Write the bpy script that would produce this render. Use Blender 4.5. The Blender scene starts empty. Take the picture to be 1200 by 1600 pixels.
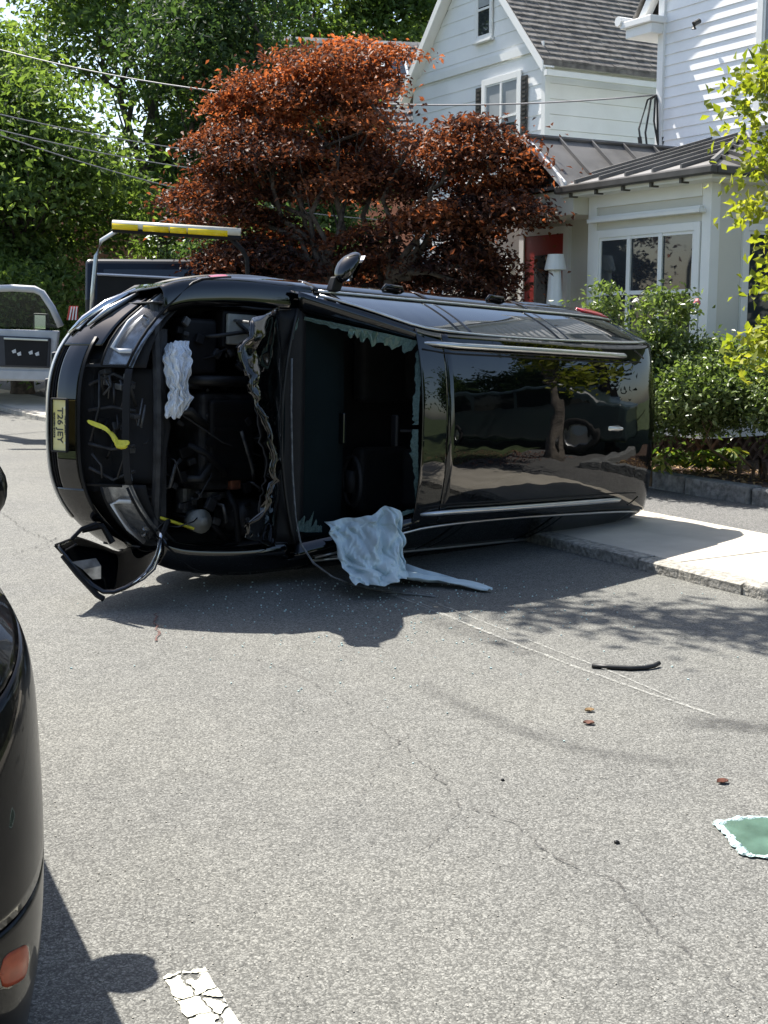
import bpy, bmesh, math, random
import numpy as np
from mathutils import Vector, Matrix, noise
R = math.radians
sc = bpy.context.scene
COL = sc.collection
# ------------------------------------------------------------------ camera
CAM_H, PITCH, FPX = 1.6, 8.53, 2000.0
cd = bpy.data.cameras.new('camera'); cam = bpy.data.objects.new('camera', cd); COL.objects.link(cam)
cd.sensor_fit = 'VERTICAL'; cd.sensor_height = 32.0; cd.lens = FPX / 1600 * 32.0
cd.clip_start = 0.05; cd.clip_end = 2000
cam.location = (0, 0, CAM_H); cam.rotation_euler = (R(90 - PITCH), 0, 0)
sc.camera = cam
# ------------------------------------------------------------------ sky and sun
SUN = Vector((-0.43, 0.50, 1.0)).normalized()
world = bpy.data.worlds.new('World'); sc.world = world; world.use_nodes = True
wn = world.node_tree; bg = wn.nodes['Background']
sky = wn.nodes.new('ShaderNodeTexSky'); sky.sky_type = 'NISHITA'; sky.sun_disc = False
sky.sun_elevation = math.asin(SUN.z); sky.sun_rotation = math.atan2(SUN.x, SUN.y)
sky.dust_density = 1.6; sky.air_density = 1.0
wn.links.new(sky.outputs[0], bg.inputs[0]); bg.inputs[1].default_value = 0.095
sl = bpy.data.lights.new('sun', 'SUN'); sl.energy = 4.8; sl.angle = R(0.53); sl.color = (1.0, 0.95, 0.87)
so = bpy.data.objects.new('sun', sl); COL.objects.link(so)
so.rotation_euler = SUN.to_track_quat('Z', 'Y').to_euler(); so.location = (0, 0, 30)
sc.view_settings.view_transform = 'Standard'; sc.view_settings.look = 'None'
sc.view_settings.gamma = 1.0; sc.view_settings.use_curve_mapping = False
sc.view_settings.exposure = 1.33

def at(px, py, D=None, z=None):
    """photograph pixel -> point in the place, at ground distance D or at height z"""
    p = R(PITCH); a = (px - 600) / FPX; b = (800 - py) / FPX
    d = Vector((a, math.cos(p) + b * math.sin(p), -math.sin(p) + b * math.cos(p)))
    t = (D / d.y) if D is not None else (z - CAM_H) / d.z
    return Vector((0, 0, CAM_H)) + d * t

# ------------------------------------------------------------------ materials
def _n(nt, t, **kw):
    n = nt.nodes.new(t)
    for k, v in kw.items(): setattr(n, k, v)
    return n
def mat(name, col, rough=0.6, metal=0.0, var=0.12, scale=6.0, bump=0.0, bscale=60.0, coat=0.0, ior=1.5,
        col2=None, dist=0.01, spec=0.5, coords='Object', dirt=0.0, dirtcol=(.2, .17, .13)):
    m = bpy.data.materials.new(name); m.use_nodes = True; nt = m.node_tree
    b = nt.nodes['Principled BSDF']; L = nt.links.new
    b.inputs['Roughness'].default_value = rough; b.inputs['Metallic'].default_value = metal
    b.inputs['IOR'].default_value = ior; b.inputs['Coat Weight'].default_value = coat
    b.inputs['Coat Roughness'].default_value = 0.02; b.inputs['Specular IOR Level'].default_value = spec
    tc = _n(nt, 'ShaderNodeTexCoord')
    c2 = col2 or tuple(max(0, c * (1 - var)) for c in col); c1 = col if col2 else tuple(min(1, c * (1 + var)) for c in col)
    nz = _n(nt, 'ShaderNodeTexNoise'); nz.inputs['Scale'].default_value = scale; nz.inputs['Detail'].default_value = 6
    L(tc.outputs[coords], nz.inputs['Vector'])
    rp = _n(nt, 'ShaderNodeValToRGB'); rp.color_ramp.elements[0].position = .35; rp.color_ramp.elements[1].position = .65
    rp.color_ramp.elements[0].color = (*c2, 1); rp.color_ramp.elements[1].color = (*c1, 1)
    L(nz.outputs[0], rp.inputs[0]); out = rp.outputs[0]
    if dirt > 0:
        n2 = _n(nt, 'ShaderNodeTexNoise'); n2.inputs['Scale'].default_value = scale * .35; n2.inputs['Detail'].default_value = 9
        n2.inputs['Roughness'].default_value = .7
        L(tc.outputs[coords], n2.inputs['Vector'])
        r2 = _n(nt, 'ShaderNodeValToRGB'); r2.color_ramp.elements[0].position = .5; r2.color_ramp.elements[1].position = .8
        r2.color_ramp.elements[1].color = (dirt, dirt, dirt, 1)
        mx = _n(nt, 'ShaderNodeMixRGB'); mx.inputs[2].default_value = (*dirtcol, 1)
        L(n2.outputs[0], r2.inputs[0]); L(r2.outputs[0], mx.inputs[0]); L(out, mx.inputs[1]); out = mx.outputs[0]
    L(out, b.inputs['Base Color'])
    if bump > 0:
        n3 = _n(nt, 'ShaderNodeTexNoise'); n3.inputs['Scale'].default_value = bscale; n3.inputs['Detail'].default_value = 5
        L(tc.outputs[coords], n3.inputs['Vector'])
        bp = _n(nt, 'ShaderNodeBump'); bp.inputs['Strength'].default_value = bump; bp.inputs['Distance'].default_value = dist
        L(n3.outputs[0], bp.inputs['Height']); L(bp.outputs[0], b.inputs['Normal'])
    return m

def asphalt(name, c_dark, c_mid, c_light, tint=1.0, bump=.35):
    m = bpy.data.materials.new(name); m.use_nodes = True; nt = m.node_tree; L = nt.links.new
    b = nt.nodes['Principled BSDF']; b.inputs['Roughness'].default_value = .88; b.inputs['Specular IOR Level'].default_value = .3
    tc = _n(nt, 'ShaderNodeTexCoord')
    v = _n(nt, 'ShaderNodeTexVoronoi'); v.inputs['Scale'].default_value = 150; v.inputs['Randomness'].default_value = 1
    n0 = _n(nt, 'ShaderNodeTexNoise'); n0.inputs['Scale'].default_value = 40; n0.inputs['Detail'].default_value = 3
    mv = _n(nt, 'ShaderNodeMixRGB'); mv.inputs[0].default_value = .03
    L(tc.outputs['Object'], n0.inputs['Vector']); L(tc.outputs['Object'], mv.inputs[1]); L(n0.outputs[1], mv.inputs[2])
    L(mv.outputs[0], v.inputs['Vector'])
    # stone colour from the cell, dark binder between the stones
    cs = _n(nt, 'ShaderNodeSeparateColor'); L(v.outputs['Color'], cs.inputs[0])
    r1 = _n(nt, 'ShaderNodeValToRGB'); e = r1.color_ramp.elements
    e[0].position = 0; e[0].color = (*c_dark, 1); e[1].position = 1; e[1].color = (*c_light, 1)
    k = r1.color_ramp.elements.new(.45); k.color = (*c_mid, 1)
    L(cs.outputs[0], r1.inputs[0])
    r2 = _n(nt, 'ShaderNodeValToRGB'); r2.color_ramp.elements[0].position = .30; r2.color_ramp.elements[1].position = .68
    r2.color_ramp.elements[0].color = (1, 1, 1, 1); r2.color_ramp.elements[1].color = (.50, .50, .50, 1)
    L(v.outputs['Distance'], r2.inputs[0])
    mu = _n(nt, 'ShaderNodeMixRGB', blend_type='MULTIPLY'); mu.inputs[0].default_value = 1
    L(r1.outputs[0], mu.inputs[1]); L(r2.outputs[0], mu.inputs[2])
    # broad wear, oil and patches
    n1 = _n(nt, 'ShaderNodeTexNoise'); n1.inputs['Scale'].default_value = .55; n1.inputs['Detail'].default_value = 7; n1.inputs['Roughness'].default_value = .62
    r3 = _n(nt, 'ShaderNodeValToRGB'); r3.color_ramp.elements[0].position = .3; r3.color_ramp.elements[1].position = .7
    r3.color_ramp.elements[0].color = (.86 * tint, .86 * tint, .87 * tint, 1); r3.color_ramp.elements[1].color = (1.07 * tint, 1.06 * tint, 1.03 * tint, 1)
    L(tc.outputs['Object'], n1.inputs['Vector']); L(n1.outputs[0], r3.inputs[0])
    n4 = _n(nt, 'ShaderNodeTexNoise'); n4.inputs['Scale'].default_value = 9; n4.inputs['Detail'].default_value = 5
    r4 = _n(nt, 'ShaderNodeValToRGB'); r4.color_ramp.elements[0].position = .3; r4.color_ramp.elements[1].position = .75
    r4.color_ramp.elements[0].color = (.9, .9, .9, 1); r4.color_ramp.elements[1].color = (1.05, 1.05, 1.05, 1)
    L(tc.outputs['Object'], n4.inputs['Vector']); L(n4.outputs[0], r4.inputs[0])
    m2 = _n(nt, 'ShaderNodeMixRGB', blend_type='MULTIPLY'); m2.inputs[0].default_value = 1
    m3 = _n(nt, 'ShaderNodeMixRGB', blend_type='MULTIPLY'); m3.inputs[0].default_value = 1
    L(mu.outputs[0], m2.inputs[1]); L(r3.outputs[0], m2.inputs[2]); L(m2.outputs[0], m3.inputs[1]); L(r4.outputs[0], m3.inputs[2])
    L(m3.outputs[0], b.inputs['Base Color'])
    iv = _n(nt, 'ShaderNodeMath', operation='SUBTRACT'); iv.inputs[0].default_value = 1; L(v.outputs['Distance'], iv.inputs[1])
    bp = _n(nt, 'ShaderNodeBump'); bp.inputs['Strength'].default_value = bump; bp.inputs['Distance'].default_value = .006
    L(iv.outputs[0], bp.inputs['Height']); L(bp.outputs[0], b.inputs['Normal'])
    return m

def decal(name, col, rough, lo, hi, scale, strength=1.0, stretch=(1, 1, 1)):
    """a worn thin layer (paint, rubber, chalky scratch) with holes"""
    m = bpy.data.materials.new(name); m.use_nodes = True; nt = m.node_tree; L = nt.links.new
    b = nt.nodes['Principled BSDF']; b.inputs['Base Color'].default_value = (*col, 1); b.inputs['Roughness'].default_value = rough
    o = nt.nodes['Material Output']; tr = _n(nt, 'ShaderNodeBsdfTransparent'); mx = _n(nt, 'ShaderNodeMixShader')
    tc = _n(nt, 'ShaderNodeTexCoord'); mp = _n(nt, 'ShaderNodeMapping'); mp.inputs['Scale'].default_value = stretch
    nz = _n(nt, 'ShaderNodeTexNoise'); nz.inputs['Scale'].default_value = scale; nz.inputs['Detail'].default_value = 8; nz.inputs['Roughness'].default_value = .7
    L(tc.outputs['Object'], mp.inputs[0]); L(mp.outputs[0], nz.inputs['Vector'])
    rp = _n(nt, 'ShaderNodeMapRange'); rp.inputs[1].default_value = lo; rp.inputs[2].default_value = hi
    rp.inputs[3].default_value = 0; rp.inputs[4].default_value = strength
    at_ = _n(nt, 'ShaderNodeAttribute', attribute_name='fade')
    mm = _n(nt, 'ShaderNodeMath', operation='MULTIPLY')
    L(nz.outputs[0], rp.inputs[0]); L(rp.outputs[0], mm.inputs[0]); L(at_.outputs['Fac'], mm.inputs[1])
    L(mm.outputs[0], mx.inputs[0]); L(tr.outputs[0], mx.inputs[1]); L(b.outputs[0], mx.inputs[2]); L(mx.outputs[0], o.inputs[0])
    return m

def leafmat(name, cols, trans=.4, tcol=None, rough=.58):
    m = bpy.data.materials.new(name); m.use_nodes = True; nt = m.node_tree; L = nt.links.new
    b = nt.nodes['Principled BSDF']; b.inputs['Roughness'].default_value = rough; b.inputs['Specular IOR Level'].default_value = .28
    o = nt.nodes['Material Output']; a = _n(nt, 'ShaderNodeAttribute', attribute_name='rnd')
    rp = _n(nt, 'ShaderNodeValToRGB'); els = rp.color_ramp.elements
    for i, c in enumerate(cols):
        pos = i / (len(cols) - 1)
        e = els[0] if i == 0 else (els[len(els) - 1] if i == len(cols) - 1 else els.new(pos))
        e.position = pos; e.color = (*c, 1)
    L(a.outputs['Fac'], rp.inputs[0]); L(rp.outputs[0], b.inputs['Base Color'])
    t = _n(nt, 'ShaderNodeBsdfTranslucent'); mx = _n(nt, 'ShaderNodeMixShader'); mx.inputs[0].default_value = trans
    if tcol:
        mu = _n(nt, 'ShaderNodeMixRGB', blend_type='MULTIPLY'); mu.inputs[0].default_value = 1; mu.inputs[2].default_value = (*tcol, 1)
        L(rp.outputs[0], mu.inputs[1]); L(mu.outputs[0], t.inputs[0])
    else: L(rp.outputs[0], t.inputs[0])
    L(b.outputs[0], mx.inputs[1]); L(t.outputs[0], mx.inputs[2]); L(mx.outputs[0], o.inputs[0])
    return m

def glassmat(name, col, rough=.02, alpha=.5, ior=1.5):
    """tinted pane: glossy surface over see-through tint"""
    m = bpy.data.materials.new(name); m.use_nodes = True; nt = m.node_tree; L = nt.links.new
    o = nt.nodes['Material Output']; nt.nodes.remove(nt.nodes['Principled BSDF'])
    g = _n(nt, 'ShaderNodeBsdfGlossy'); g.inputs['Roughness'].default_value = rough
    t = _n(nt, 'ShaderNodeBsdfTransparent'); t.inputs[0].default_value = (*col, 1)
    d = _n(nt, 'ShaderNodeBsdfDiffuse'); d.inputs[0].default_value = (*[c * .3 for c in col], 1)
    m1 = _n(nt, 'ShaderNodeMixShader'); m1.inputs[0].default_value = alpha
    f = _n(nt, 'ShaderNodeFresnel'); f.inputs[0].default_value = ior
    m2 = _n(nt, 'ShaderNodeMixShader')
    L(d.outputs[0], m1.inputs[1]); L(t.outputs[0], m1.inputs[2]); L(f.outputs[0], m2.inputs[0])
    L(m1.outputs[0], m2.inputs[1]); L(g.outputs[0], m2.inputs[2]); L(m2.outputs[0], o.inputs[0])
    return m

M = {}
M['asphalt'] = asphalt('asphalt', (.125, .126, .117), (.182, .182, .168), (.285, .285, .264))
M['drive'] = asphalt('drive_asphalt', (.11, .11, .11), (.17, .17, .17), (.30, .30, .29))
M['patch'] = asphalt('patch_asphalt', (.06, .06, .062), (.12, .12, .122), (.25, .25, .25))
M['concrete'] = mat('pale_concrete', (.50, .46, .39), .9, var=.10, scale=3, bump=.3, bscale=180, dist=.004, dirt=.5, dirtcol=(.33, .29, .23))
M['granite'] = mat('granite', (.30, .285, .25), .9, var=.35, scale=30, bump=.9, bscale=35, dist=.02)
M['granite_dark'] = mat('grey_stone', (.16, .165, .165), .9, var=.35, scale=22, bump=.8, bscale=35, dist=.02)
M['mulch'] = mat('mulch_soil', (.085, .05, .034), .95, var=.5, scale=18, bump=1, bscale=60, dist=.03)
M['chip'] = mat('mulch_chip', (.20, .10, .07), .9, var=.5, scale=4)
M['litter'] = mat('dry_leaf', (.34, .22, .10), .8, var=.4, scale=5)
M['grass'] = mat('grass_ground', (.06, .085, .03), .95, var=.4, scale=2, bump=.6, bscale=40, dist=.03)
M['white'] = mat('white_paint_wood', (.84, .85, .86), .5, var=.03, scale=2.5, bump=.12, bscale=30, dist=.004, dirt=.25, dirtcol=(.55, .52, .46))
M['white_b'] = mat('weathered_white_paint', (.84, .84, .83), .6, var=.05, scale=1.2, bump=.2, bscale=20, dist=.005, dirt=.25, dirtcol=(.6, .57, .5))
M['cream'] = mat('cream_paint', (.66, .64, .57), .6, var=.03, scale=2, bump=.1, bscale=40, dist=.003, dirt=.2, dirtcol=(.45, .42, .36))
M['trim'] = mat('white_trim', (.80, .80, .78), .4, var=.02, scale=3)
M['metalroof'] = mat('standing_seam_zinc', (.15, .145, .14), .55, metal=.35, var=.2, scale=3, dirt=.4, dirtcol=(.10, .09, .08))
M['gutter'] = mat('dark_gutter', (.07, .065, .06), .45, metal=.3, var=.2, scale=5)
M['roofB'] = mat('brown_shingle', (.135, .125, .112), .92, var=.4, scale=7, bump=.6, bscale=70, dist=.01)
M['roofC'] = mat('grey_shingle', (.13, .13, .135), .92, var=.35, scale=3, bump=.6, bscale=30, dist=.02)
M['reddoor'] = mat('red_door', (.30, .025, .02), .4, var=.06, scale=4)
M['brick'] = mat('far_brick', (.33, .15, .10), .9, var=.2, scale=8)
M['lattice'] = mat('lattice_wood', (.10, .055, .035), .8, var=.3, scale=9)
M['pane'] = mat('window_glass', (.03, .036, .042), .03, var=.3, scale=1.2, ior=1.6, spec=.7)
M['curtain'] = mat('window_blind', (.30, .32, .33), .7, var=.1, scale=3)
M['bark'] = mat('bark', (.09, .07, .055), .95, var=.4, scale=9, bump=1, bscale=25, dist=.03)
M['palebark'] = mat('pale_bark', (.16, .14, .12), .9, var=.4, scale=9, bump=.8, bscale=25, dist=.02)
M['stem'] = mat('shrub_stem', (.11, .075, .045), .9, var=.3, scale=12)
M['wire'] = mat('cable_black', (.03, .03, .03), .6)
M['wirel'] = mat('cable_grey', (.20, .20, .21), .5)
M['paint'] = mat('black_car_paint', (.0015, .0017, .002), .4, var=.1, scale=1, coat=.85, spec=.0, ior=1.5)
_nt = M['paint'].node_tree; _b = _nt.nodes['Principled BSDF']; _z = _n(_nt, 'ShaderNodeTexNoise'); _z.inputs['Scale'].default_value = 2.2; _z.inputs['Detail'].default_value = 2
_t = _n(_nt, 'ShaderNodeTexCoord'); _u = _n(_nt, 'ShaderNodeBump'); _u.inputs['Strength'].default_value = .2; _u.inputs['Distance'].default_value = .03
_nt.links.new(_t.outputs['Object'], _z.inputs['Vector']); _nt.links.new(_z.outputs[0], _u.inputs['Height']); _nt.links.new(_u.outputs[0], _b.inputs['Coat Normal'])
M['paint2'] = mat('black_car_paint_dusty', (.0035, .003, .003), .35, var=.2, scale=5, coat=.5, spec=.05, bump=.02, bscale=500, dist=.001)
M['plastic'] = mat('black_plastic', (.008, .008, .009), .55, spec=.22, var=.2, scale=9, bump=.1, bscale=300, dist=.001)
M['deep'] = mat('dark_cavity', (.007, .007, .008), .8, var=.3, scale=5)
M['grey_metal'] = mat('engine_metal', (.13, .13, .13), .5, metal=.7, var=.5, scale=14, bump=.3, bscale=60, dist=.004, dirt=.5, dirtcol=(.03, .025, .02))
M['dark_metal'] = mat('engine_dark', (.03, .03, .032), .55, metal=.2, var=.5, scale=12, bump=.3, bscale=50, dist=.004)
M['tank'] = mat('reservoir_plastic', (.30, .30, .27), .45, var=.15, scale=14)
M['rust'] = mat('rusty_orange_part', (.18, .06, .03), .7, var=.4, scale=20)
M['chrome'] = mat('chrome', (.62, .63, .64), .12, metal=1.0, var=.05)
M['alu'] = mat('satin_aluminium', (.55, .56, .56), .3, metal=.85, var=.05)
M['skid'] = mat('silver_skid', (.36, .36, .35), .35, metal=.6, var=.1)
M['cglass'] = mat('tinted_car_glass', (.006, .008, .009), .03, var=.2, ior=1.55, spec=.7)
M['lamp'] = glassmat('clear_lamp_lens', (.93, .94, .95), .03, .82, 1.45)
M['doorglass'] = glassmat('door_glass', (.88, .92, .9), .02, .97, 1.3)
M['lampin'] = mat('lamp_reflector', (.34, .35, .36), .2, metal=.7, var=.5, scale=14)
M['drl'] = mat('white_light_guide', (.62, .63, .64), .25, var=.05)
M['amber'] = mat('amber_lens', (.34, .060, .022), .35, spec=.3, var=.15, scale=40)
M['red'] = mat('red_lens', (.45, .02, .025), .12, coat=1.0, var=.15, scale=20)
M['tyre'] = mat('tyre_rubber', (.02, .02, .02), .8, var=.2, scale=20, bump=.3, bscale=80, dist=.004)
M['plate'] = mat('plate_yellow', (.62, .52, .13), .45, var=.1, scale=5, col2=(.66, .60, .30))
M['ink'] = mat('plate_black', (.015, .015, .02), .5)
M['crushed'] = mat('crushed_safety_glass', (.12, .19, .17), .28, var=.5, scale=80, bump=1, bscale=190, dist=.01, col2=(.06, .11, .10))
M['gdark'] = mat('green_glass_sheet', (.07, .125, .10), .16, var=.35, scale=7, bump=.15, bscale=30, dist=.004)
M['paint'].node_tree.nodes['Principled BSDF'].inputs['Coat IOR'].default_value = 1.75
M['dash'] = mat('dash_teal_grey', (.006, .011, .012), .9, var=.1, scale=5)
M['dash'].node_tree.nodes['Principled BSDF'].inputs['Specular IOR Level'].default_value = .1
M['seat'] = mat('black_seat', (.015, .015, .016), .75, var=.2, scale=12)
M['cloth'] = mat('pale_blue_cloth', (.54, .64, .66), .85, var=.08, scale=9, bump=.3, bscale=70, dist=.004)
M['cloth_w'] = mat('white_towel', (.72, .75, .78), .9, var=.08, scale=14, bump=.8, bscale=60, dist=.006)
M['yellow'] = mat('yellow_plastic', (.62, .56, .03), .45, var=.25, scale=18)
M['truck'] = mat('navy_truck_paint', (.006, .010, .018), .4, coat=.2, spec=.2, var=.1)
M['doorgrey'] = mat('grey_door_frame', (.48, .49, .50), .5, var=.1, scale=5)
M['doorin'] = mat('door_inner_trim', (.045, .048, .055), .65, var=.15, scale=6)
M['lens_y'] = mat('yellow_beacon', (.85, .62, .01), .25, var=.12, scale=10)
M['lens_w'] = mat('clear_beacon', (.66, .64, .56), .25, var=.08, scale=10)
M['mirrorglass'] = mat('mirror_glass', (.85, .88, .9), .02, metal=1.0, var=.01)
M['rubber'] = mat('black_rubber', (.012, .012, .012), .5, var=.2)
M['stripe'] = decal('worn_white_paint', (.60, .585, .47), .7, .27, .33, 26)
M['scratch'] = decal('pale_scrape', (.50, .50, .46), .8, .42, .66, 60, .6)
M['skidmark'] = decal('tyre_mark', (.05, .05, .05), .9, .30, .75, 13, .42)
M['crack'] = decal('crack_dark', (.05, .046, .042), .95, .44, .56, 30, .6)
M['crack_red'] = decal('crack_reddish', (.12, .05, .04), .95, .36, .50, 30, .8)
M['lf_green'] = leafmat('tree_leaf', [(.045, .078, .028), (.095, .15, .042), (.18, .25, .075)], .48, (1.6, 1.6, .75))
M['lf_dark'] = leafmat('dark_tree_leaf', [(.028, .052, .025), (.055, .095, .035), (.11, .16, .055)], .40, (1.5, 1.6, .8))
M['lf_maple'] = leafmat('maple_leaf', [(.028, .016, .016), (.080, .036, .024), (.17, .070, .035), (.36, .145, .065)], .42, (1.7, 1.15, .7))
M['lf_lime'] = leafmat('lime_leaf', [(.11, .15, .02), (.22, .26, .04), (.36, .36, .08)], .5, (1.5, 1.5, .5))
M['lf_shrub'] = leafmat('shrub_leaf', [(.07, .10, .04), (.13, .17, .065), (.27, .32, .16)], .36, (1.4, 1.6, .6), rough=.32)
M['lf_hosta'] = leafmat('ground_leaf', [(.05, .10, .02), (.12, .19, .04), (.32, .30, .07)], .35, (1.3, 1.4, .6))
M['flower'] = mat('pink_flower', (.55, .16, .17), .6, var=.2)
M['flower_w'] = mat('white_flower', (.7, .68, .62), .6, var=.1)

# ------------------------------------------------------------------ mesh helpers
class MB:
    def __init__(s): s.v = []; s.f = []; s.at = None
    def add(s, vs, fs):
        o = len(s.v); s.v += [tuple(v) for v in vs]; s.f += [tuple(i + o for i in f) for f in fs]; return s
    def box(s, c, size, rot=None):
        hx, hy, hz = [a / 2 for a in size]
        vs = [Vector((x, y, z)) for x in (-hx, hx) for y in (-hy, hy) for z in (-hz, hz)]
        if rot: vs = [rot @ v for v in vs]
        return s.add([v + Vector(c) for v in vs], [(0, 1, 3, 2), (4, 6, 7, 5), (0, 4, 5, 1), (2, 3, 7, 6), (0, 2, 6, 4), (1, 5, 7, 3)])
    def b2(s, x0, x1, y0, y1, z0, z1):
        return s.box(((x0 + x1) / 2, (y0 + y1) / 2, (z0 + z1) / 2), (abs(x1 - x0), abs(y1 - y0), abs(z1 - z0)))
    def hexa(s, p):   # 8 points: bottom 4 then top 4 in the same winding
        return s.add(p, [(3, 2, 1, 0), (4, 5, 6, 7), (0, 1, 5, 4), (1, 2, 6, 5), (2, 3, 7, 6), (3, 0, 4, 7)])
    def tube(s, pts, r, n=8, cap=True):
        pts = [Vector(p) for p in pts]; rs = r if isinstance(r, (list, tuple)) else [r] * len(pts)
        vs = []; up = Vector((0, 0, 1))
        for i, p in enumerate(pts):
            d = (pts[min(i + 1, len(pts) - 1)] - pts[max(i - 1, 0)]).normalized()
            a = d.cross(up if abs(d.z) < .95 else Vector((1, 0, 0))).normalized(); b = a.cross(d)
            for k in range(n):
                t = 2 * math.pi * k / n; vs.append(p + (a * math.cos(t) + b * math.sin(t)) * rs[i])
        fs = []
        for i in range(len(pts) - 1):
            for k in range(n):
                fs.append((i * n + k, i * n + (k + 1) % n, (i + 1) * n + (k + 1) % n, (i + 1) * n + k))
        if cap: fs += [tuple(range(n))[::-1], tuple(range((len(pts) - 1) * n, len(pts) * n))]
        return s.add(vs, fs)
    def grid(s, P):
        nu, nv = len(P), len(P[0])
        return s.add([p for r in P for p in r], [(i * nv + j, i * nv + j + 1, (i + 1) * nv + j + 1, (i + 1) * nv + j) for i in range(nu - 1) for j in range(nv - 1)])
    def poly(s, pts, h0, h1):   # extruded flat outline (x,y)
        n = len(pts)
        return s.add([(p[0], p[1], h0) for p in pts] + [(p[0], p[1], h1) for p in pts],
                     [tuple(range(n))[::-1], tuple(range(n, 2 * n))] + [(i, (i + 1) % n, n + (i + 1) % n, n + i) for i in range(n)])
    def lathe(s, prof, c, axis='y', n=24):
        vs = []
        for (h, r) in prof:
            for k in range(n):
                t = 2 * math.pi * k / n; a, b = r * math.cos(t), r * math.sin(t)
                vs.append(Vector(c) + Vector({'y': (a, h, b), 'x': (h, a, b), 'z': (a, b, h)}[axis]))
        fs = [(i * n + k, i * n + (k + 1) % n, (i + 1) * n + (k + 1) % n, (i + 1) * n + k) for i in range(len(prof) - 1) for k in range(n)]
        return s.add(vs, fs)
    def build(s, name, m, parent=None, smooth=False, bevel=0, solid=0, sub=0, kind=None, seg=2, fix=True, offset=0):
        me = bpy.data.meshes.new(name); me.from_pydata([tuple(v) for v in s.v], [], s.f)
        if fix:
            bm = bmesh.new(); bm.from_mesh(me); bmesh.ops.recalc_face_normals(bm, faces=bm.faces); bm.to_mesh(me); bm.free()
        me.materials.append(m if not isinstance(m, str) else M[m])
        if smooth:
            for p in me.polygons: p.use_smooth = True
        o = bpy.data.objects.new(name, me); COL.objects.link(o)
        if parent: o.parent = parent
        if sub:
            d = o.modifiers.new('s', 'SUBSURF'); d.levels = d.render_levels = sub
        if solid:
            d = o.modifiers.new('t', 'SOLIDIFY'); d.thickness = solid; d.offset = offset
        if bevel:
            d = o.modifiers.new('b', 'BEVEL'); d.width = bevel; d.segments = seg; d.limit_method = 'ANGLE'; d.angle_limit = R(35)
        if kind: o['kind'] = kind
        return o
def tag(o, label, cat, group=None, kind=None):
    o['label'] = label
    if cat: o['category'] = cat
    if group: o['group'] = group
    if kind: o['kind'] = kind
    return o
def empty(name, loc=(0, 0, 0), rz=0, label=None, cat=None, group=None):
    o = bpy.data.objects.new(name, None); COL.objects.link(o); o.location = loc; o.rotation_euler = (0, 0, rz)
    o.empty_display_size = .2
    if label: tag(o, label, cat, group)
    return o
def dup(o, parent, loc=None):
    c = o.copy(); COL.objects.link(c); c.parent = parent
    if loc is not None: c.location = loc
    return c
def setfade(o, vals):
    a = o.data.attributes.new('fade', 'FLOAT', 'POINT'); a.data.foreach_set('value', vals)

# ------------------------------------------------------------------ street frame: s along the street, n to the right, zero at the kerb
K = Vector((1.76, 7.97, 0)); T = Vector((-.5, .8660254, 0)); NN = Vector((.8660254, .5, 0))
def SN(s, n, z=0): return K + T * s + NN * n + Vector((0, 0, z))
ROT = R(30)          # local x = n, local y = s

def sheet(name, corners, z, m, parent=None, kind='structure', nsub=1):
    b = MB(); b.add([(c[0], c[1], z) for c in corners], [tuple(range(len(corners)))])
    return b.build(name, m, parent, kind=kind)
sheet('ground', [(-400, -300), (400, -300), (400, 900), (-400, 900)], -.04, 'grass')
# the road
rd = [SN(-60, .0), SN(220, .0), SN(220, -9), SN(-60, -9)]
sheet('road', rd, 0, 'asphalt')
# far pavement on the left side of the street
sheet('verge', [SN(-60, -9), SN(220, -9), SN(220, -30), SN(-60, -30)], .05, 'grass')
# kerb of granite blocks
kerb = empty('kerb', K, ROT); kerb['kind'] = 'structure'
rnd = random.Random(4)
s = -14.0
ends = [-.72, .0, 1.65]
blocks = []
while s < 40:
    l = rnd.uniform(1.5, 1.9) if s > 3 or s < -3 else .9
    blocks.append((s, s + l)); s += l + .012
for i, (a, b_) in enumerate(blocks):
    b = MB(); h = .070 + rnd.uniform(-.005, .005); ny = 5
    P = []
    for j in range(ny + 1):
        y = a + (b_ - a) * j / ny; w = rnd.uniform(-.010, .010) if 0 < j < ny else 0
        P.append([(w, y, -.1), (w + rnd.uniform(-.006, .006), y, .06), (.006 + w * .5, y, h - .006), (.022, y, h), (.152, y, h), (.152, y, -.1)])
    b.grid(P); b.add([P[0][k] for k in range(6)], [tuple(range(6))]); b.add([P[-1][k] for k in range(6)], [tuple(range(6))[::-1]])
    b.build('kerb_block', 'granite', kerb)
# pavement slabs
walk = empty('pavement', K, ROT); walk['kind'] = 'structure'
MB().b2(.153, 1.47, -20, 60, -.1, .058).build('slab_bed', 'granite_dark', walk)
s = -12.0
while s < 30:
    l = 1.5
    MB().b2(.157, 1.455, s + .006, s + l - .006, 0, .070 + rnd.uniform(-.002, .002)).build('slab', 'concrete', walk, bevel=.006)
    s += l
sheet('driveway', [SN(-1.3, 1.456), SN(60, 1.456), SN(60, 4.2), SN(-1.3, 4.2)], .066, 'drive')
sheet('lawn', [SN(-30, 1.47), SN(-1.3, 1.47), SN(-1.3, 30), SN(-30, 30)], .064, 'grass')

# bed behind a low stone edging
bed = empty('flower_bed', K, ROT); bed['kind'] = 'structure'
MB().b2(2.62, 5.9, .6, 9.0, .0, .20).build('soil', 'mulch', bed)
s = .4
while s < 9:
    l = rnd.uniform(.5, .85)
    b = MB(); h = .215 + rnd.uniform(-.012, .012)
    b.b2(2.47 + rnd.uniform(0, .015), 2.63, s, s + l - .012, .05, h).build('edging_stone', 'granite_dark', bed, bevel=.015)
    s += l
MB().b2(2.47, 5, .22, .4, .05, .2).build('edging_stone', 'granite_dark', bed, bevel=.015)

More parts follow.
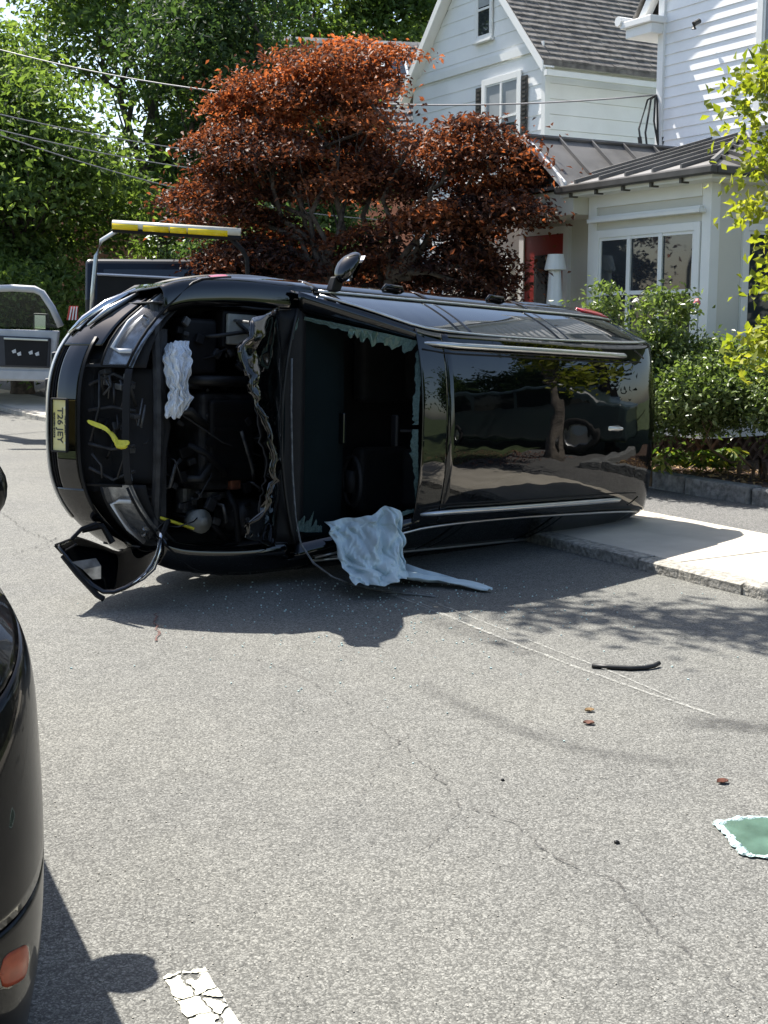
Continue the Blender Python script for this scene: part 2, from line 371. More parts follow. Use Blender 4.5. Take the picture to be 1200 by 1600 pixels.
# ribbons on the road: paint, tyre marks, scrapes, cracks
def ribbon(name, pts, w, m, z, jag=0, seed=1, label=None, step=.04, widths=None):
    r_ = random.Random(seed); pts = [Vector((p[0], p[1], 0)) for p in pts]; out = []
    for i in range(len(pts) - 1):
        n = max(1, int((pts[i + 1] - pts[i]).length / step))
        for k in range(n): out.append(pts[i].lerp(pts[i + 1], k / n))
    out.append(pts[-1]); b = MB(); P = []; fade = []
    for i, p in enumerate(out):
        d = (out[min(i + 1, len(out) - 1)] - out[max(i - 1, 0)]).normalized(); nrm = Vector((-d.y, d.x, 0))
        j = nrm * r_.uniform(-jag, jag) * (0 if i in (0, len(out) - 1) else 1)
        ww = w * (r_.uniform(.6, 1.4) if jag else 1)
        P.append([(*(p + j - nrm * ww / 2).xy, z), (*(p + j + nrm * ww / 2).xy, z)])
    b.grid(P); o = b.build(name, m, None, kind='structure')
    n = len(out)
    vals = []
    for i in range(n):
        t = i / (n - 1); f = min(1, min(t, 1 - t) * 8) if widths == 'soft' else 1
        vals += [f, f]
    setfade(o, vals)
    return o
def G(px, py): return at(px, py, z=0)
# soft, wide tyre mark made of three overlapping strips with fading sides
def softmark(name, px, w, z, seed):
    pts = [G(*p) for p in px]; out = []
    for i in range(len(pts) - 1):
        for k in range(14): out.append(pts[i].lerp(pts[i + 1], k / 14))
    out.append(pts[-1]); P = []; vals = []; m_ = 8
    for i, p in enumerate(out):
        d = (out[min(i + 1, len(out) - 1)] - out[max(i - 1, 0)]).normalized(); nrm = Vector((-d.y, d.x, 0)); row = []
        t = i / (len(out) - 1); fe = min(1, min(t, 1 - t) * 5)
        for k in range(m_ + 1):
            u = k / m_ * 2 - 1; q = p + nrm * u * w / 2; row.append((q.x, q.y, z)); vals.append(fe * (1 - u * u) ** 1.2)
        P.append(row)
    o = MB().grid(P).build(name, 'skidmark', None, kind='structure'); setfade(o, vals)
softmark('tyre_mark', [(640, 1060), (700, 1092), (790, 1135), (900, 1170), (1010, 1188), (1150, 1196)], .15, .005, 2)
softmark('road_stain', [(1040, 1128), (1120, 1133), (1300, 1138)], .22, .0045, 2)
softmark('road_stain', [(1080, 1122), (1160, 1138), (1300, 1150)], .20, .0048, 2)
softmark('tyre_mark', [(640, 955), (720, 985), (800, 1012), (860, 1030)], .22, .0055, 3)
# worn lane line
st = [G(288, 1520), G(335, 1600)]
d_ = (st[1] - st[0]).normalized(); P = []; vals = []
rr = random.Random(8)
nrm = Vector((-d_.y, d_.x, 0))
for i in range(60):
    p = st[0] + d_ * (i * .03); row = []
    for k in range(9):
        u = k / 8 - .5; e = rr.uniform(-.004, .004) if k in (0, 8) else 0; e2 = rr.uniform(-.008, .008) if i == 0 else 0
        q = p + nrm * (u * .108 + e) + d_ * e2; row.append((q.x, q.y, .004)); vals.append(1)
    P.append(row)
sm = M['stripe'].node_tree
vv = sm.nodes.new('ShaderNodeTexVoronoi'); vv.feature = 'DISTANCE_TO_EDGE'; vv.inputs['Scale'].default_value = 11
tcx = sm.nodes.new('ShaderNodeTexCoord'); nzx = sm.nodes.new('ShaderNodeTexNoise'); nzx.inputs['Scale'].default_value = 22
mxx = sm.nodes.new('ShaderNodeMixRGB'); mxx.inputs[0].default_value = .05
sm.links.new(tcx.outputs['Object'], mxx.inputs[1]); sm.links.new(tcx.outputs['Object'], nzx.inputs['Vector']); sm.links.new(nzx.outputs[1], mxx.inputs[2]); sm.links.new(mxx.outputs[0], vv.inputs['Vector'])
gt = sm.nodes.new('ShaderNodeMath'); gt.operation = 'GREATER_THAN'; gt.inputs[1].default_value = .035; sm.links.new(vv.outputs[0], gt.inputs[0])
mul = sm.nodes.new('ShaderNodeMath'); mul.operation = 'MULTIPLY'
mixs = [n for n in sm.nodes if n.type == 'MIX_SHADER'][0]; old = mixs.inputs[0].links[0].from_socket
sm.links.new(old, mul.inputs[0]); sm.links.new(gt.outputs[0], mul.inputs[1]); sm.links.new(mul.outputs[0], mixs.inputs[0])
o = MB().grid(P).build('lane_line', 'stripe', None, kind='structure'); setfade(o, vals)
# scrapes the car left, and the cracks
ribbon('road_scrape', [G(600, 925), G(700, 965), G(800, 1005), G(900, 1044), G(1000, 1080), G(1120, 1120)], .018, 'scratch', .0065, .003, 3)
ribbon('road_scrape', [G(660, 935), G(760, 975), G(860, 1015), G(960, 1053), G(1060, 1096)], .012, 'scratch', .0068, .003, 4)
ribbon('road_scrape', [G(560, 915), G(640, 936), G(740, 981), G(830, 1018)], .009, 'scratch', .0071, .003, 5)
def crack(pts, w, seed, m='crack'):
    ribbon('road_crack', [G(*p) for p in pts], w, m, .0075 + seed * .0001, .014, seed, step=.035)
crack([(560, 1120), (640, 1170), (676, 1210), (720, 1260), (800, 1285), (860, 1340), (960, 1380), (1040, 1470), (1180, 1560)], .008, 1)
crack([(245, 960), (240, 975), (250, 990), (244, 1003)], .012, 2, 'crack_red')
crack([(400, 1030), (470, 1060), (545, 1100)], .007, 3)
crack([(0, 800), (40, 830), (90, 850), (60, 862)], .012, 4)
crack([(20, 868), (70, 850), (96, 838)], .01, 5)
crack([(640, 1150), (590, 1190), (560, 1260)], .005, 6)
crack([(720, 1260), (700, 1300), (640, 1340)], .005, 7)
crack([(860, 1200), (930, 1215), (1000, 1210)], .005, 8)

# ================================================================== HOUSES
def bars_window(root, axis, u0, u1, z0, z1, plane, mull=1, rail=True, out=-1, fw=.07, blind=None, name='window', deep=.06):
    """window in a wall: axis 'y' = wall runs along local y at x=plane; 'x' = runs along x at y=plane"""
    def bb(b, a0, a1, c0, c1, d0, d1):
        p0, p1 = plane + out * d0, plane + out * d1
        if axis == 'y': b.b2(p0, p1, a0, a1, c0, c1)
        else: b.b2(a0, a1, p0, p1, c0, c1)
    b = MB()
    bb(b, u0 - fw, u0, z0 - fw, z1 + fw, 0, .035); bb(b, u1, u1 + fw, z0 - fw, z1 + fw, 0, .035)
    bb(b, u0, u1, z1, z1 + fw, 0, .035); bb(b, u0, u1, z0 - fw, z0, 0, .035)
    fr = b.build(name, 'trim', root, bevel=.004)
    step = (u1 - u0) / mull
    for i in range(mull):
        a0, a1 = u0 + i * step, u0 + (i + 1) * step
        g = MB(); bb(g, a0, a1, z0, z1, .004, .010); g.build('pane', 'pane', fr)
        if i:
            g = MB(); bb(g, a0 - .03, a0 + .03, z0, z1, .010, .032); g.build('mullion', 'trim', fr, bevel=.003)
        if rail:
            g = MB(); bb(g, a0 + .03, a1 - .03, (z0 + z1) / 2 - .02, (z0 + z1) / 2 + .02, .010, .026); g.build('sash_rail', 'trim', fr)
        g = MB(); bb(g, a0 + .0, a0 + .028, z0, z1, .0105, .022); bb(g, a1 - .028, a1, z0, z1, .0105, .022)
        bb(g, a0 + .028, a1 - .028, z1 - .03, z1, .0105, .022); bb(g, a0 + .028, a1 - .028, z0, z0 + .035, .0105, .022); g.build('sash', 'trim', fr)
        if blind:
            g = MB(); bb(g, a0 + .03, a1 - .03, z0 + (z1 - z0) * blind, z1 - .03, .0101, .0104); g.build('blind', 'curtain', fr)
    g = MB(); bb(g, u0 - fw - .03, u1 + fw + .03, z0 - fw - .04, z0 - fw, 0, .09); g.build('sill', 'trim', fr, bevel=.005)
    return fr
# ---- house A
HA = empty('house', SN(3.26, 3.46), ROT, 'white clapboard house at the right with metal porch roofs and a red front door', 'house')
def HB2(x0, x1, y0, y1, z0, z1, name, m, **k): return MB().b2(x0, x1, y0, y1, z0, z1).build(name, m, HA, **k)
HB2(0, 4.5, 0, 1.82, .45, 2.96, 'ground_floor_wall', 'cream')
HB2(.3, 4.4, 1.821, 5.2, .45, 2.95, 'porch_wall', 'cream')
HB2(2.0, 8, -4, 3.0, 2.961, 6.6, 'upper_wall', 'white')
# corner boards and fascia
HB2(-.02, .10, -.02, .10, .45, 2.9, 'corner_board', 'trim', bevel=.004)
HB2(-.02, .0, 1.68, 1.82, .45, 2.9, 'corner_board', 'trim', bevel=.004)
HB2(-.05, .0, -.02, 1.84, .45, .58, 'base_board', 'white')
HB2(.0, 2.2, -.05, .0, .45, .58, 'base_board', 'white')
HB2(-.03, 0, .10, 1.68, 2.78, 2.90, 'frieze_board', 'trim')
# lattice skirt
b = MB(); b.b2(.1, 2.2, .1, 5, 0.05, .45); b.build('foundation', 'lattice', HA)
b = MB()
for i in range(16):
    y = -.05 + i * .14
    b.box((-.015, y, .28), (.012, .03, .5), Matrix.Rotation(R(45), 3, 'X')); b.box((.0, y, .28), (.012, .03, .5), Matrix.Rotation(R(-45), 3, 'X'))
for i in range(18):
    x = .05 + i * .14
    b.box((x, -.015, .28), (.03, .012, .5), Matrix.Rotation(R(45), 3, 'Y')); b.box((x, 0, .28), (.03, .012, .5), Matrix.Rotation(R(-45), 3, 'Y'))
b.build('lattice', 'lattice', HA, kind='stuff')
bars_window(HA, 'y', .19, 1.62, 1.30, 2.46, 0, mull=3, fw=.08)
HB2(-.11, 0, .05, 1.74, 2.62, 2.66, 'window_shelf', 'trim', bevel=.006)
HB2(-.07, 0, .08, 1.71, 2.66, 2.69, 'window_shelf', 'trim', bevel=.006)
bars_window(HA, 'x', .48, 1.5, 1.30, 2.46, 0, mull=1, fw=.07)
HB2(.36, 1.7, -.09, 0, 2.66, 2.70, 'window_shelf', 'trim', bevel=.006)
# upper wall clapboards
nb = 28
for i in range(nb):
    z0 = 3.0 + i * .125
    b = MB(); p = [(2.0, -4, z0), (1.986, -4, z0), (1.986, 2.93, z0), (2.0, 2.93, z0), (2.0, -4, z0 + .13), (1.999, -4, z0 + .13), (1.999, 2.93, z0 + .13), (2.0, 2.93, z0 + .13)]
    b.hexa(p).build('clapboard', 'white', HA)
HB2(1.955, 2.0, 2.93, 3.03, 2.95, 6.6, 'corner_board', 'trim')
for i in range(22):
    z0 = 3.0 + i * .125
    MB().b2(2.0, 6, 3.0, 3.012, z0 + .004, z0 + .123).build('clapboard', 'white', HA)
bars_window(HA, 'y', .50, 1.34, 3.84, 5.22, 1.984, mull=1, fw=.09, blind=.02)
# gable rake and cornice return of the upper roof
def rake(y0, z0, y1, z1, x0, x1, th=.16, name='rake_board', m='trim'):
    b = MB(); b.hexa([(x0, y0, z0), (x1, y0, z0), (x1, y1, z1), (x0, y1, z1), (x0, y0, z0 + th), (x1, y0, z0 + th), (x1, y1, z1 + th), (x0, y1, z1 + th)]); return b.build(name, m, HA, bevel=.005)
rake(3.35, 5.05, -.5, 10.3, 1.89, 2.0)
rake(3.45, 5.13, -.5, 10.5, 1.87, 8.2, th=.06, name='upper_roof', m='roofB')
rake(-4.4, 5.0, -.5, 10.3, 1.89, 2.0)
rake(-4.5, 5.1, -.5, 10.5, 1.87, 8.2, th=.06, name='upper_roof', m='roofB')
b = MB(); b.add([(2.0, 3.0, 6.6), (2.0, -4, 6.6), (2.0, -.5, 10.2)], [(0, 1, 2)]); b.build('gable_wall', 'white', HA)
HB2(1.78, 2.5, 2.95, 3.42, 5.0, 5.12, 'cornice_return', 'trim', bevel=.01)
HB2(1.74, 2.5, 2.92, 3.48, 5.12, 5.2, 'cornice_return', 'trim', bevel=.01)
MB().tube([(1.72, 3.5, 5.22), (6, 3.5, 5.22)], .06, 8).build('gutter', 'trim', HA)
MB().tube([(1.93, 2.3, 5.02), (1.85, 2.3, 4.98), (1.85, 2.3, 4.92)], .03, 8).build('wall_lamp', 'gutter', HA)
# bay roof (hip) - planes
Z0, SL = 3.02, .28
def seamroof(quad, n, along, name='roof_panel'):
    """quad: 4 corners eave-left, eave-right, top-right, top-left; cut into n metal sheets with seams between"""
    q = [Vector(p) for p in quad]
    nr = (q[1] - q[0]).cross(q[3] - q[0]).normalized()
    if nr.z < 0: nr = -nr
    for i in range(n):
        a, c = i / n, (i + 1) / n
        p = [q[0].lerp(q[1], a), q[0].lerp(q[1], c), q[3].lerp(q[2], c), q[3].lerp(q[2], a)]
        b = MB(); b.hexa([x - nr * .02 for x in p] + [x for x in p]); b.build(name, 'metalroof', HA)
        if i:
            b = MB(); e = (q[1] - q[0]).normalized() * .011
            b.hexa([p[0] - e, p[0] + e, p[3] + e, p[3] - e] + [x + nr * .035 for x in (p[0] - e, p[0] + e, p[3] + e, p[3] - e)]); b.build('roof_seam', 'metalroof', HA)
xt = 2.0; zt = Z0 + SL * (xt + .3)
hip = (xt, 1.6, zt)
e0 = (-.3, -.3, Z0); e1 = (-.3, 2.4, Z0)
# street slope cut so that its seams run straight up
for i in range(7):
    y0, y1 = -.3 + i * .4, -.3 + (i + 1) * .4
    def topx(y): return min(xt, -.3 + (y + .3) * (xt + .3) / 1.9)
    x0t, x1t = topx(y0), topx(y1)
    b = MB(); f = lambda x: Z0 + SL * (x + .3)
    b.hexa([(-.3, y0, Z0 - .03), (-.3, y1, Z0 - .03), (x1t, y1, f(x1t) - .03), (x0t + .001, y0, f(x0t) - .03), (-.3, y0, Z0), (-.3, y1, Z0), (x1t, y1, f(x1t)), (x0t + .001, y0, f(x0t))])
    b.build('roof_panel', 'metalroof', HA)
    if i:
        b = MB(); b.hexa([(-.31, y0 - .012, Z0), (-.31, y0 + .012, Z0), (x0t, y0 + .012, f(x0t)), (x0t, y0 - .012, f(x0t)), (-.31, y0 - .012, Z0 + .04), (-.31, y0 + .012, Z0 + .04), (x0t, y0 + .012, f(x0t) + .04), (x0t, y0 - .012, f(x0t) + .04)])
        b.build('roof_seam', 'metalroof', HA)
# side slope facing the viewer
g = lambda y: Z0 + (zt - Z0) * (y + .3) / 1.9
for i in range(12):
    x0, x1 = -.3 + i * .4, -.3 + (i + 1) * .4
    ty = lambda x: min(1.6, -.3 + (x + .3) * 1.9 / (xt + .3))
    y0t, y1t = ty(x0), ty(x1)
    b = MB(); b.hexa([(x0, -.301, Z0 - .03), (x1, -.301, Z0 - .03), (x1, y1t, g(y1t) - .03), (x0, y0t + .001, g(y0t) - .03), (x0, -.301, Z0), (x1, -.301, Z0), (x1, y1t, g(y1t)), (x0, y0t + .001, g(y0t))])
    b.build('roof_panel', 'metalroof', HA)
    if i:
        b = MB(); b.hexa([(x0 - .012, -.31, Z0), (x0 + .012, -.31, Z0), (x0 + .012, y0t, g(y0t)), (x0 - .012, y0t, g(y0t)), (x0 - .012, -.31, Z0 + .04), (x0 + .012, -.31, Z0 + .04), (x0 + .012, y0t, g(y0t) + .04), (x0 - .012, y0t, g(y0t) + .04)])
        b.build('roof_seam', 'metalroof', HA)
MB().tube([(-.3, -.3, Z0 + .02), (xt, 1.6, zt + .02)], .03, 6).build('hip_cap', 'metalroof', HA)
HB2(-.27, 0.0, -.27, 2.0, 2.90, 2.985, 'soffit', 'trim')
HB2(0.0, 4.5, -.27, 0, 2.90, 2.985, 'soffit', 'trim')
b = MB(); b.b2(-.36, -.28, -.36, 2.0, 2.93, 3.01); b.b2(-.28, 4.5, -.36, -.28, 2.93, 3.01); b.build('gutter', 'gutter', HA, bevel=.015)
b = MB()
for i in range(5): b.b2(-.30, -.20, .1 + i * .42, .13 + i * .42, 2.885, 2.93)
b.build('gutter_bracket', 'gutter', HA)
# little gable roof over the door
yr, zr_ = 2.6, 3.60
seamroof([(-.3, 1.86, 3.02), (2.0, 1.86, 3.02), (2.0, yr, zr_), (-.3, yr, zr_)], 5, 'x')
seamroof([(-.3, 3.34, 3.02), (2.0, 3.34, 3.02), (2.0, yr, zr_), (-.3, yr, zr_)], 5, 'x')
b = MB(); b.add([(-.18, 1.95, 3.0), (-.18, 3.25, 3.0), (-.18, yr, zr_ - .08)], [(0, 1, 2)]); b.add([(-.12, 1.95, 3.0), (-.12, 3.25, 3.0), (-.12, yr, zr_ - .08)], [(0, 2, 1)]); b.build('porch_gable', 'gutter', HA)
MB().tube([(-.32, yr, zr_ + .02), (2.0, yr, zr_ + .02)], .025, 6).build('ridge_cap', 'metalroof', HA)
for y1 in (1.86, 3.34):
    b = MB(); b.hexa([(-.33, y1, 2.96), (-.29, y1, 2.96), (-.29, yr, zr_ - .06), (-.33, yr, zr_ - .06), (-.33, y1, 3.05), (-.29, y1, 3.05), (-.29, yr, zr_ + .03), (-.33, yr, zr_ + .03)]); b.build('rake_board', 'trim', HA)
HB2(-.22, .3, 1.83, 3.4, 2.72, 2.98, 'porch_beam', 'cream')
HB2(.2, 4, 3.36, 5.3, 2.951, 3.05, 'low_roof', 'metalroof')
for y in (3.62,):
    HB2(-.2, -.06, y - .07, y + .07, .45, 2.72, 'porch_post', 'trim', bevel=.01)
HB2(-.3, .3, 1.83, 5.2, .30, .45, 'porch_floor', 'granite_dark')
dr = HB2(.27, .3, 2.60, 3.36, .46, 2.58, 'door', 'reddoor', bevel=.005)
MB().b2(.262, .27, 2.80, 3.16, 1.4, 2.35).build('door_glass', 'pane', dr)
MB().b2(.25, .27, 2.66, 2.69, 1.35, 1.5).build('handle', 'chrome', dr)
HB2(.25, .3, 2.51, 2.60, .45, 2.66, 'door_frame', 'trim'); HB2(.25, .3, 3.36, 3.45, .45, 2.66, 'door_frame', 'trim'); HB2(.25, .3, 2.601, 3.359, 2.581, 2.66, 'door_frame', 'trim')
bars_window(HA, 'y', 3.75, 4.35, 1.3, 2.3, .3, mull=1)
# cable loop on the corner
cp = at(985, 150, D=15.7)

# ---- house B
HBr = empty('house', (2.92, 24, 0), ROT, 'tall white gabled house behind with a brown shingle roof', 'house')
def BB(x0, x1, y0, y1, z0, z1, name, m, **k): return MB().b2(x0, x1, y0, y1, z0, z1).build(name, m, HBr, **k)
W_, EZ, RZ = 4.6, 6.35, 8.85
b = MB(); pr_ = [(0, 0, 0), (0, W_, 0), (0, W_, EZ), (0, W_ / 2, RZ - .1), (0, 0, EZ)]
b.add(pr_ + [(8, y, z) for (_, y, z) in pr_], [(0, 1, 2, 3, 4), (5, 9, 8, 7, 6), (0, 5, 6, 1), (0, 4, 9, 5), (1, 6, 7, 2), (2, 7, 8, 3), (3, 8, 9, 4)])
b.build('wall', 'white_b', HBr)
for i in range(22):     # wide boards on the gable face, joints between
    z0 = 2.6 + i * .27; z1 = z0 + .262
    def yl(z): return max(0, (z - EZ) / (RZ - .1 - EZ) * W_ / 2)
    a, c = yl(z0), yl(z1)
    if z1 > RZ - .35: break
    b = MB(); b.hexa([(0, a, z0), (-.014, a, z0), (-.014, W_ - a, z0), (0, W_ - a, z0), (0, c, z1), (-.003, c, z1), (-.003, W_ - c, z1), (0, W_ - c, z1)])
    b.build('board', 'white_b', HBr)
for i in range(14):
    z0 = 2.6 + i * .27
    b = MB(); b.hexa([(0, 0, z0), (8, 0, z0), (8, -.028, z0), (0, -.028, z0), (0, 0, z0 + .262), (8, 0, z0 + .262), (8, -.018, z0 + .262), (0, -.018, z0 + .262)])
    b.build('board', 'white_b', HBr)
BB(-.06, -.03, 0.02, W_ - .02, 6.42, 6.56, 'band_board', 'trim')
BB(-.035, .08, -.035, .08, 0, 6.3, 'corner_board', 'trim')
OH = .24
for sgn in (0, 1):
    Y = lambda y: y if sgn == 0 else W_ - y
    sl = (RZ - EZ) / (W_ / 2)
    lo = (Y(-OH), EZ - OH * sl); hi = (Y(W_ / 2), RZ)
    b = MB(); b.hexa([(-OH, lo[0], lo[1]), (8.3, lo[0], lo[1]), (8.3, hi[0], hi[1]), (-OH, hi[0], hi[1])] + [(-OH, lo[0], lo[1] + .08), (8.3, lo[0], lo[1] + .08), (8.3, hi[0], hi[1] + .08), (-OH, hi[0], hi[1] + .08)])
    rf = b.build('roof', 'roofB', HBr)
    if sgn == 0:
        b = MB(); nc = 24; r_ = random.Random(3)
        for i in range(nc):
            t0, t1 = i / nc, (i + 1) / nc
            y0 = lo[0] + (hi[0] - lo[0]) * t0; z0 = lo[1] + (hi[1] - lo[1]) * t0 + .085; y1 = lo[0] + (hi[0] - lo[0]) * t1; z1 = lo[1] + (hi[1] - lo[1]) * t1 + .085
            x = -OH - .02; first = True
            while x < 8.2:
                w = r_.uniform(.1, .3) if first else .30; first = False; j = r_.uniform(0, .012)
                b.hexa([(x, y0, z0), (x + w - .01, y0, z0), (x + w - .01, y1, z1 - .004), (x, y1, z1 - .004), (x, y0, z0 + .028 + j), (x + w - .01, y0, z0 + .028 + j), (x + w - .01, y1, z1 + .004), (x, y1, z1 + .004)])
                x += w
        b.build('shingles', 'roofB', rf, kind='stuff', fix=False)
    b = MB(); b.hexa([(-OH - .03, lo[0], lo[1] - .12), (-OH, lo[0], lo[1] - .12), (-OH, hi[0], hi[1] - .12), (-OH - .03, hi[0], hi[1] - .12)] + [(-OH - .03, lo[0], lo[1] + .07), (-OH, lo[0], lo[1] + .07), (-OH, hi[0], hi[1] + .07), (-OH - .03, hi[0], hi[1] + .07)])
    b.build('rake_board', 'trim', HBr)
    b = MB(); b.hexa([(-OH, lo[0], lo[1] - .03), (0, lo[0], lo[1] - .03), (0, hi[0], hi[1] - .03), (-OH, hi[0], hi[1] - .03)] + [(-OH, lo[0], lo[1] - .003), (0, lo[0], lo[1] - .003), (0, hi[0], hi[1] - .003), (-OH, hi[0], hi[1] - .003)])
    b.build('soffit', 'trim', HBr)
BB(-.3, 8.2, -.42, -.34, 5.88, 5.98, 'gutter', 'trim')
bars_window(HBr, 'y', 1.72, 2.16, 6.98, 8.0, -.03, mull=1, fw=.07, blind=.55)
fw_ = bars_window(HBr, 'y', .80, 1.85, 4.75, 6.05, -.03, mull=2, fw=.12, blind=.4)
for y in (.50, 2.0):
    b = MB(); b.b2(-.06, -.03, y, y + .17, 4.75, 6.05)
    for k in range(16): b.b2(-.075, -.06, y + .02, y + .15, 4.8 + k * .078, 4.84 + k * .078)
    b.build('shutter', 'gutter', HBr)

# ---- house C, only its roof stands clear
HC = empty('house', (-1.4, 34, 0), R(12), 'far house with a grey shingle roof and a skylight beyond the red maple', 'house')
b = MB(); b.b2(-3.2, 5, 0, 6, 0, 5.2); b.build('wall', 'brick', HC)
rfc = MB().hexa([(-2.4, -.4, 5.1), (5.4, -.4, 5.1), (5.4, 3.4, 9.3), (-1.2, 3.4, 9.3), (-2.4, -.4, 5.2), (5.4, -.4, 5.2), (5.4, 3.4, 9.4), (-1.2, 3.4, 9.4)]).build('roof', 'roofC', HC)
b = MB(); r_ = random.Random(5)
for i in range(20):
    t0, t1 = i / 20, (i + 1) / 20; x = -2.3 + 1.1 * t0 + r_.uniform(0, .25)
    while x < 5.3:
        w = .42; j = r_.uniform(0, .03)
        y0, z0, y1, z1 = -.4 + 3.8 * t0, 5.2 + 4.2 * t0, -.4 + 3.8 * t1, 5.2 + 4.2 * t1
        b.hexa([(x, y0, z0), (x + w - .02, y0, z0), (x + w - .02, y1, z1), (x, y1, z1), (x, y0 - .02, z0 + .03 + j), (x + w - .02, y0 - .02, z0 + .03 + j), (x + w - .02, y1, z1 + .01), (x, y1, z1 + .01)])
        x += w
b.build('shingles', 'roofC', rfc, kind='stuff', fix=False)
MB().hexa([(5.4, 7.2, 5.1), (-2.4, 7.2, 5.1), (-1.2, 3.42, 9.3), (5.4, 3.42, 9.3), (5.4, 7.2, 5.2), (-2.4, 7.2, 5.2), (-1.2, 3.42, 9.4), (5.4, 3.42, 9.4)]).build('roof', 'roofC', HC)
sk = MB().hexa([(1.9, 2.2, 8.1), (2.6, 2.2, 8.1), (2.6, 2.75, 8.7), (1.9, 2.75, 8.7), (1.9, 2.1, 8.22), (2.6, 2.1, 8.22), (2.6, 2.65, 8.82), (1.9, 2.65, 8.82)]).build('skylight', 'trim', HC)
MB().hexa([(1.98, 2.19, 8.29), (2.52, 2.19, 8.29), (2.52, 2.6, 8.74), (1.98, 2.6, 8.74), (1.98, 2.17, 8.31), (2.52, 2.17, 8.31), (2.52, 2.58, 8.76), (1.98, 2.58, 8.76)]).build('pane', 'pane', sk)
# ---- far brick building, left
HD = empty('building', (-13.6, 44, 0), R(-15), 'small patch of brick building showing between green trees at far left', 'building')
MB().b2(-5, 3.2, 0, 6, 0, 5.8).build('wall', 'brick', HD)
MB().hexa([(-5.3, -.3, 5.8), (3.5, -.3, 5.8), (3.5, 6.3, 5.8), (-5.3, 6.3, 5.8), (-5.3, 2.9, 7.4), (3.5, 2.9, 7.4), (3.5, 3.1, 7.4), (-5.3, 3.1, 7.4)]).build('roof', 'roofC', HD)
for x in (-3, -.4, 1.4):
    MB().b2(x, x + .9, -.04, 0, 4.0, 5.3).build('window', 'trim', HD)

# ================================================================== PLANTS
def leaves(name, centers, normals, sizes, rnds, m, parent, seed=0, kind='stuff', aspect=.5, curl=.25):
    """kite-shaped leaves folded along the midrib"""
    rg = np.random.default_rng(seed); n = len(centers)
    nr = normals / (np.linalg.norm(normals, axis=1, keepdims=True) + 1e-9)
    a = rg.normal(size=(n, 3)); a -= (a * nr).sum(1, keepdims=True) * nr; a /= np.linalg.norm(a, axis=1, keepdims=True)
    b = np.cross(nr, a); s_ = sizes[:, None]
    v0 = centers - a * s_ * .5; v1 = centers + b * s_ * aspect * .5 + nr * s_ * curl * .5 - a * s_ * .05
    v2 = centers + a * s_ * .5 - nr * s_ * .12; v3 = centers - b * s_ * aspect * .5 + nr * s_ * curl * .5 - a * s_ * .05
    V = np.stack([v0, v1, v2, v3], 1).reshape(-1, 3)
    idx = np.arange(n) * 4
    F = np.stack([idx, idx + 1, idx + 2, idx, idx + 2, idx + 3], 1).reshape(-1)
    me = bpy.data.meshes.new(name); me.vertices.add(n * 4); me.vertices.foreach_set('co', V.astype(np.float32).ravel())
    me.loops.add(n * 6); me.loops.foreach_set('vertex_index', F.astype(np.int32))
    me.polygons.add(n * 2); me.polygons.foreach_set('loop_start', (np.arange(n * 2) * 3).astype(np.int32))
    me.update(calc_edges=True); me.validate()
    at_ = me.attributes.new('rnd', 'FLOAT', 'POINT'); at_.data.foreach_set('value', np.repeat(np.clip(rnds, 0, 1), 4).astype(np.float32))
    me.materials.append(M[m]); o = bpy.data.objects.new(name, me); COL.objects.link(o)
    if parent: o.parent = parent
    if kind: o['kind'] = kind
    return o

def limb(b, p, q, r0, r1, rg, wob=.12, n=5, sides=6):
    p, q = Vector(p), Vector(q); L_ = (q - p).length; pts = []; rs = []
    for i in range(n + 1):
        t = i / n; w = Vector((rg.uniform(-1, 1), rg.uniform(-1, 1), rg.uniform(-.5, .5))) * L_ * wob * math.sin(math.pi * t) * .5
        pts.append(p.lerp(q, t) + w + Vector((0, 0, L_ * .08 * math.sin(math.pi * t)))); rs.append(r0 + (r1 - r0) * t)
    b.tube(pts, rs, sides, cap=False); return pts

